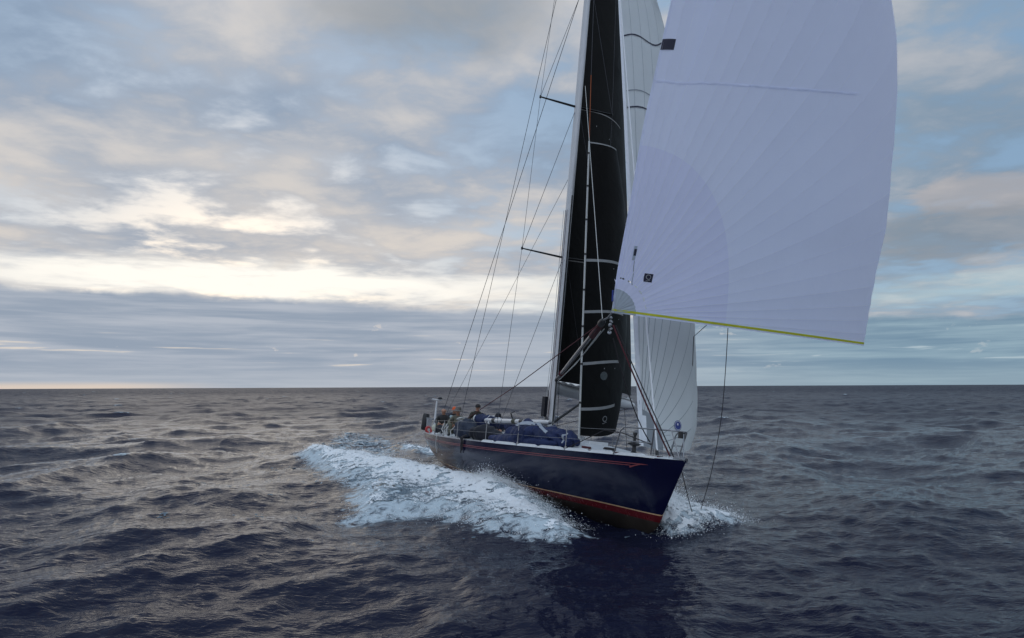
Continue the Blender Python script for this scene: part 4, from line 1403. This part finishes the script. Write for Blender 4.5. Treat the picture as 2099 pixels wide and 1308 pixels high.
def sea_material():
    m = bpy.data.materials.new('sea_water'); m.use_nodes = True
    t = NT(m.node_tree); t.n.clear()
    tcn = t.node('ShaderNodeTexCoord')
    ob_ = tcn.outputs['Object']
    mp = t.node('ShaderNodeMapping'); mp.inputs['Rotation'].default_value = (0, 0, R(-25)); mp.inputs['Scale'].default_value = (.55, 1.0, 1.0)
    t.put(mp.inputs['Vector'], ob_)
    v = mp.outputs[0]
    u1 = t.node('ShaderNodeAttribute'); u1.attribute_name = 'chop_left'
    u2 = t.node('ShaderNodeAttribute'); u2.attribute_name = 'ripple_left'
    h = t.mul(t.mul(t.noise(v, .26, 3, .55, .5), 1.9), u1.outputs['Fac'])
    h = t.add(h, t.mul(t.mul(t.noise(v, 1.5, 4, .55, .7), .15), t.lin(u2.outputs['Fac'], 0, 1, .35, 1)))
    h = t.add(h, t.mul(t.noise(v, 6.5, 3, .6, .5), .024))
    bn = t.node('ShaderNodeBump'); bn.inputs['Strength'].default_value = 1.0; bn.inputs['Distance'].default_value = 1.0
    bn.inputs['Filter Width'].default_value = .03
    t.put(bn.inputs['Height'], h)
    b = t.node('ShaderNodeBsdfPrincipled')
    b.inputs['Base Color'].default_value = (.009, .0105, .025, 1)
    t.put(b.inputs['Roughness'], t.add(t.add(.05, t.mul(u1.outputs['Fac'], .09)), t.mul(u2.outputs['Fac'], .23)))
    b.inputs['Specular IOR Level'].default_value = .075
    b.inputs['Specular Tint'].default_value = (.72, .77, 1.0, 1)
    b.inputs['IOR'].default_value = 1.333
    t.l.new(bn.outputs[0], b.inputs['Normal'])
    at = t.node('ShaderNodeAttribute'); at.attribute_name = 'foam'
    fn = t.noise(ob_, 3.0, 6, .65, .9)
    fn2 = t.noise(ob_, .8, 4, .6, .5)
    k = t.smooth(t.add(at.outputs['Fac'], t.mul(t.sub(t.add(t.mul(fn, .65), t.mul(fn2, .35)), .5), 1.6)), .52, .80)
    df = t.node('ShaderNodeBsdfDiffuse'); df.inputs[0].default_value = (.52, .60, .64, 1)
    mx = t.node('ShaderNodeMixShader')
    t.put(mx.inputs[0], t.mul(k, .85))
    t.l.new(b.outputs[0], mx.inputs[1]); t.l.new(df.outputs[0], mx.inputs[2])
    out = t.node('ShaderNodeOutputMaterial'); t.l.new(mx.outputs[0], out.inputs[0])
    return m

def build_sea():
    nr, na = 900, 1150
    half = R(46)
    # front fan, dense; the rest of the disc coarser
    r = np.concatenate([np.linspace(.5, 3.0, 8, endpoint=False), 3.0 * np.exp(np.linspace(0, math.log(14000 / 3.0), nr))])
    th = np.linspace(-half, half, na)
    thb = np.linspace(half, 2 * math.pi - half, 150)[1:-1]
    th = np.concatenate([th, thb])
    RR, TH = np.meshgrid(r, th, indexing='ij')
    X = (RR * np.sin(TH)).ravel(); Y = (RR * np.cos(TH)).ravel()
    drr = np.gradient(r)
    back = np.concatenate([np.zeros(na, bool), np.ones(len(thb), bool)])
    DR = np.repeat(drr[:, None], len(th), 1)
    DR = np.maximum(DR, RR * np.where(back, .03, half * 2 / na)[None, :]).ravel()
    px, py, pz = sea_disp(X, Y, DR)
    # foam attribute: churned water around the wake, sparse whitecaps
    foam = np.zeros(X.shape, np.float32)
    near = (X > -22) & (X < 16) & (Y > 6) & (Y < 75)
    xs_, ys_ = X[near], Y[near]
    f_ = np.maximum.reduce([.76 * sstep((poly_sd(xs_, ys_, BOW) + 1.5) / 1.9), .62 * sstep((poly_sd(xs_, ys_, LACE) + 1.5) / 3.0), .78 * sstep((poly_sd(xs_, ys_, STERN) + 1.2) / 1.6),
                            .76 * sstep((poly_sd(xs_, ys_, PORT) + 1.0) / 1.3)])
    foam[near] = f_
    h1 = TILES[1]; c, s = math.cos(.5), math.sin(.5)
    qx, qy = X * c + Y * s, -X * s + Y * c
    hh = samp(h1[0], h1[3], h1[4], qx, qy); h0 = samp(TILES[0][0], TILES[0][3], TILES[0][4], qx, qy)
    cap = sstep((hh / h1[0].std() + .9 * h0 / TILES[0][0].std() - 3.45) / .8) * (np.hypot(X, Y) > 24) * .75
    foam = np.maximum(foam, cap.astype(np.float32))
    n = len(th); m = len(r)
    i = np.arange(m - 1)[:, None]; j = np.arange(n)[None, :]
    a = i * n + j; b = i * n + (j + 1) % n; cc = (i + 1) * n + (j + 1) % n; d = (i + 1) * n + j
    quads = np.stack([a, d, cc, b], -1).reshape(-1, 4)
    # thin out the back rings: drop every face there beyond need by keeping it (coarse in angle only)
    ob = mesh_np('sea', np.stack([px, py, pz], -1), quads, sea_material())
    at = ob.data.attributes.new('foam', 'FLOAT', 'POINT')
    at.data.foreach_set('value', foam)
    # waves finer than the local mesh spacing are carried by the bump instead
    for nm, l0, l1 in (('chop_left', 1.4, 5.0), ('ripple_left', .30, 1.0)):
        at = ob.data.attributes.new(nm, 'FLOAT', 'POINT')
        at.data.foreach_set('value', sstep((DR - l0) / (l1 - l0)).astype(np.float32))
    tag(ob, kind='structure')
    return ob
sea = build_sea()

# ------------------------------------------------------------------ white water: broken foam thrown up by the hull
def rnd_field(N, size, power, seed, kmin=0):
    r_ = np.random.default_rng(seed)
    k1 = 2 * np.pi * np.fft.fftfreq(N, size / N)
    KX, KY = np.meshgrid(k1, k1, indexing='ij'); K = np.hypot(KX, KY); K[0, 0] = 1e9
    A = K ** power * np.exp(2j * np.pi * r_.random((N, N))) * (K > kmin)
    f_ = np.fft.ifft2(A).real
    return (f_ / f_.std()).astype(np.float32), size, N
F_LUMP = rnd_field(512, 14.0, -2.0, 4, 2 * np.pi / 3.0)
F_FINE = rnd_field(512, 7.0, -1.15, 5, 2 * np.pi / .6)
F_HOLE = rnd_field(512, 16.0, -1.55, 6, 2 * np.pi / 2.2)

def foam_material():
    m = bpy.data.materials.new('foam'); m.use_nodes = True
    t = NT(m.node_tree); t.n.clear()
    tcn = t.node('ShaderNodeTexCoord')
    n = t.noise(tcn.outputs['Object'], 7.0, 6, .68, .9)
    n2 = t.noise(tcn.outputs['Object'], 26.0, 4, .65, .5)
    de = t.node('ShaderNodeAttribute'); de.attribute_name = 'foam_density'
    k = t.smooth(t.add(t.add(t.mul(n, .6), t.mul(n2, .4)), t.mul(t.sub(de.outputs['Fac'], .5), .34)), .40, .56)
    c = t.mix(k, (.17, .22, .26), (.96, .975, .98))
    df = t.node('ShaderNodeBsdfDiffuse'); t.put(df.inputs[0], c)
    tr = t.node('ShaderNodeBsdfTranslucent'); t.put(tr.inputs[0], c)
    bn = t.node('ShaderNodeBump'); bn.inputs['Strength'].default_value = 1.0; bn.inputs['Distance'].default_value = .012
    t.put(bn.inputs['Height'], t.add(n, t.mul(n2, .4)))
    t.l.new(bn.outputs[0], df.inputs['Normal'])
    mx = t.node('ShaderNodeMixShader'); mx.inputs[0].default_value = .25
    t.l.new(df.outputs[0], mx.inputs[1]); t.l.new(tr.outputs[0], mx.inputs[2])
    out = t.node('ShaderNodeOutputMaterial'); t.l.new(mx.outputs[0], out.inputs[0])
    return m
FOAM = foam_material()

def hull_mask(px, py, pz):
    """True where a world point lies inside the hull"""
    q = np.stack([px, py, pz, np.ones_like(px)], -1) @ BMI.T
    xs_ = np.linspace(0, L, 120)
    bs = np.interp(q[:, 0], xs_, [hull_y(x, .15) for x in xs_], left=0, right=0)
    return (np.abs(q[:, 1]) < bs - .04) & (q[:, 0] > .1) & (q[:, 0] < 18.5)

def foam_sheet(name, label, poly, step, cover, soft, lump_h, lift=.03, crest=False, dens=.75):
    P_ = np.array(poly)
    x0, y0 = P_.min(0) - .6; x1, y1 = P_.max(0) + .6
    nx, ny = int((x1 - x0) / step), int((y1 - y0) / step)
    gx, gy = np.meshgrid(np.linspace(x0, x1, nx), np.linspace(y0, y1, ny), indexing='ij')
    x, y = gx.ravel(), gy.ravel()
    jit = np.random.default_rng(2).uniform(-.35, .35, (2, x.size)) * step
    x = x + jit[0]; y = y + jit[1]
    sdv = poly_sd(x, y, poly)
    hole = samp(*F_HOLE, x, y); fine = samp(*F_FINE, x, y); lmp = samp(*F_LUMP, x, y)
    px, py, pz = sea_disp(x, y, np.full(x.shape, .05))
    inside = sstep((sdv + .15) / .8)
    pz = pz + lift + inside * lump_h * (np.clip(lmp, -1, 2.2) * .75 + np.abs(fine) * .42)
    px = px + inside * fine * .03; py = py + inside * lmp * .03
    dcr = np.minimum(seg_dist(x, y, CREST1), seg_dist(x, y, CREST2))
    cov = cover + (.95 * np.exp(-(dcr / 1.15) ** 2) if crest else 0.0)
    ramp = -1.8 + (cov + 1.8) * sstep((sdv + .35) / soft)          # threshold in std units
    keep = (hole * .75 + fine * .75) < ramp
    keep &= ~hull_mask(px, py, pz)
    idx = np.arange(nx * ny).reshape(nx, ny)
    q = np.stack([idx[:-1, :-1], idx[1:, :-1], idx[1:, 1:], idx[:-1, 1:]], -1).reshape(-1, 4)
    q = q[keep[q].all(1)]
    used = np.unique(q)
    remap = np.zeros(nx * ny, np.int64); remap[used] = np.arange(len(used))
    ob = mesh_np(name, np.stack([px, py, pz], -1)[used], remap[q], FOAM)
    dn = (.38 + .66 * np.exp(-(dcr / 1.3) ** 2) if crest else np.full(x.shape, dens)) * sstep((sdv + .3) / .7) + .12 * lmp
    at = ob.data.attributes.new('foam_density', 'FLOAT', 'POINT')
    at.data.foreach_set('value', np.clip(dn, 0, 1)[used].astype(np.float32))
    tag(ob, label, 'foam', kind='stuff')
    return ob
foam_sheet('bow_wave_foam', 'broad white foam of the bow wave rolling off the starboard side', BOW, .032, .75, 1.5, .036, crest=True)
foam_sheet('bow_wave_foam', 'white foam bursting out on the port side of the stem', PORT, .032, 1.3, .7, .045, dens=1.0)
foam_sheet('stern_wave_foam', 'white foam crest curling up behind the stern', STERN, .05, .9, .7, .06)
foam_sheet('wake_foam', 'thin streaky foam spread over the wake astern', LACE, .075, .0, 2.2, .03, .02, dens=.25)

def spray():
    """droplets thrown off the bow wave: many tiny octahedra in one mesh"""
    r_ = np.random.default_rng(9)
    out = []
    def along(line, n, spread, hmean, bias=(0, 0)):
        line = np.array(line); k = r_.integers(0, len(line) - 1, n); t = r_.random(n)
        p = line[k] + (line[k + 1] - line[k]) * t[:, None] + r_.normal(0, spread, (n, 2)) + np.array(bias)
        h = r_.exponential(hmean, n)
        return p, h
    sets = [along(CREST1, 8000, .34, .06), along([(.1, 20.4), (-.5, 21.5), (-1.0, 22.4)], 6000, .26, .08), along(CREST2, 7000, .5, .06), along(BOW[1:9], 2500, .16, .03),
            along(BOW[9:14], 3500, .25, .04), along(PORT[0:10], 4500, .25, .05), along([(.4, 17.6), (-.9, 18.8), (-2.2, 20.2)], 4000, .5, .05), along(STERN[:4], 1200, .3, .06), along([b2w((17.9, .5, 0)), b2w((16.2, 1.7, 0))], 5000, .3, .12)]
    pts = np.concatenate([s[0] for s in sets]); h = np.concatenate([s[1] for s in sets])
    px, py, pz = sea_disp(pts[:, 0], pts[:, 1], np.full(len(pts), .05))
    pz = pz + h + .04
    ok = ~hull_mask(px, py, np.minimum(pz, .3))
    px, py, pz = px[ok], py[ok], pz[ok]
    n = len(px)
    s = np.clip(r_.lognormal(math.log(.0048), .45, n), .0025, .018)
    base = np.array([(1, 0, 0), (-1, 0, 0), (0, 1, 0), (0, -1, 0), (0, 0, 1), (0, 0, -1)], float)
    fc = np.array([(0, 2, 4), (2, 1, 4), (1, 3, 4), (3, 0, 4), (2, 0, 5), (1, 2, 5), (3, 1, 5), (0, 3, 5)])
    V = (np.stack([px, py, pz], -1)[:, None, :] + base[None] * s[:, None, None] * r_.uniform(.7, 1.4, (n, 1, 3))).reshape(-1, 3)
    F = (fc[None] + (np.arange(n) * 6)[:, None, None]).reshape(-1, 3)
    ob = mesh_np('spray', V, F, FOAM)
    at = ob.data.attributes.new('foam_density', 'FLOAT', 'POINT')
    at.data.foreach_set('value', np.ones(len(V), np.float32) * 2)
    tag(ob, 'fine white spray droplets flung off the bow wave', 'spray', kind='stuff')
spray()
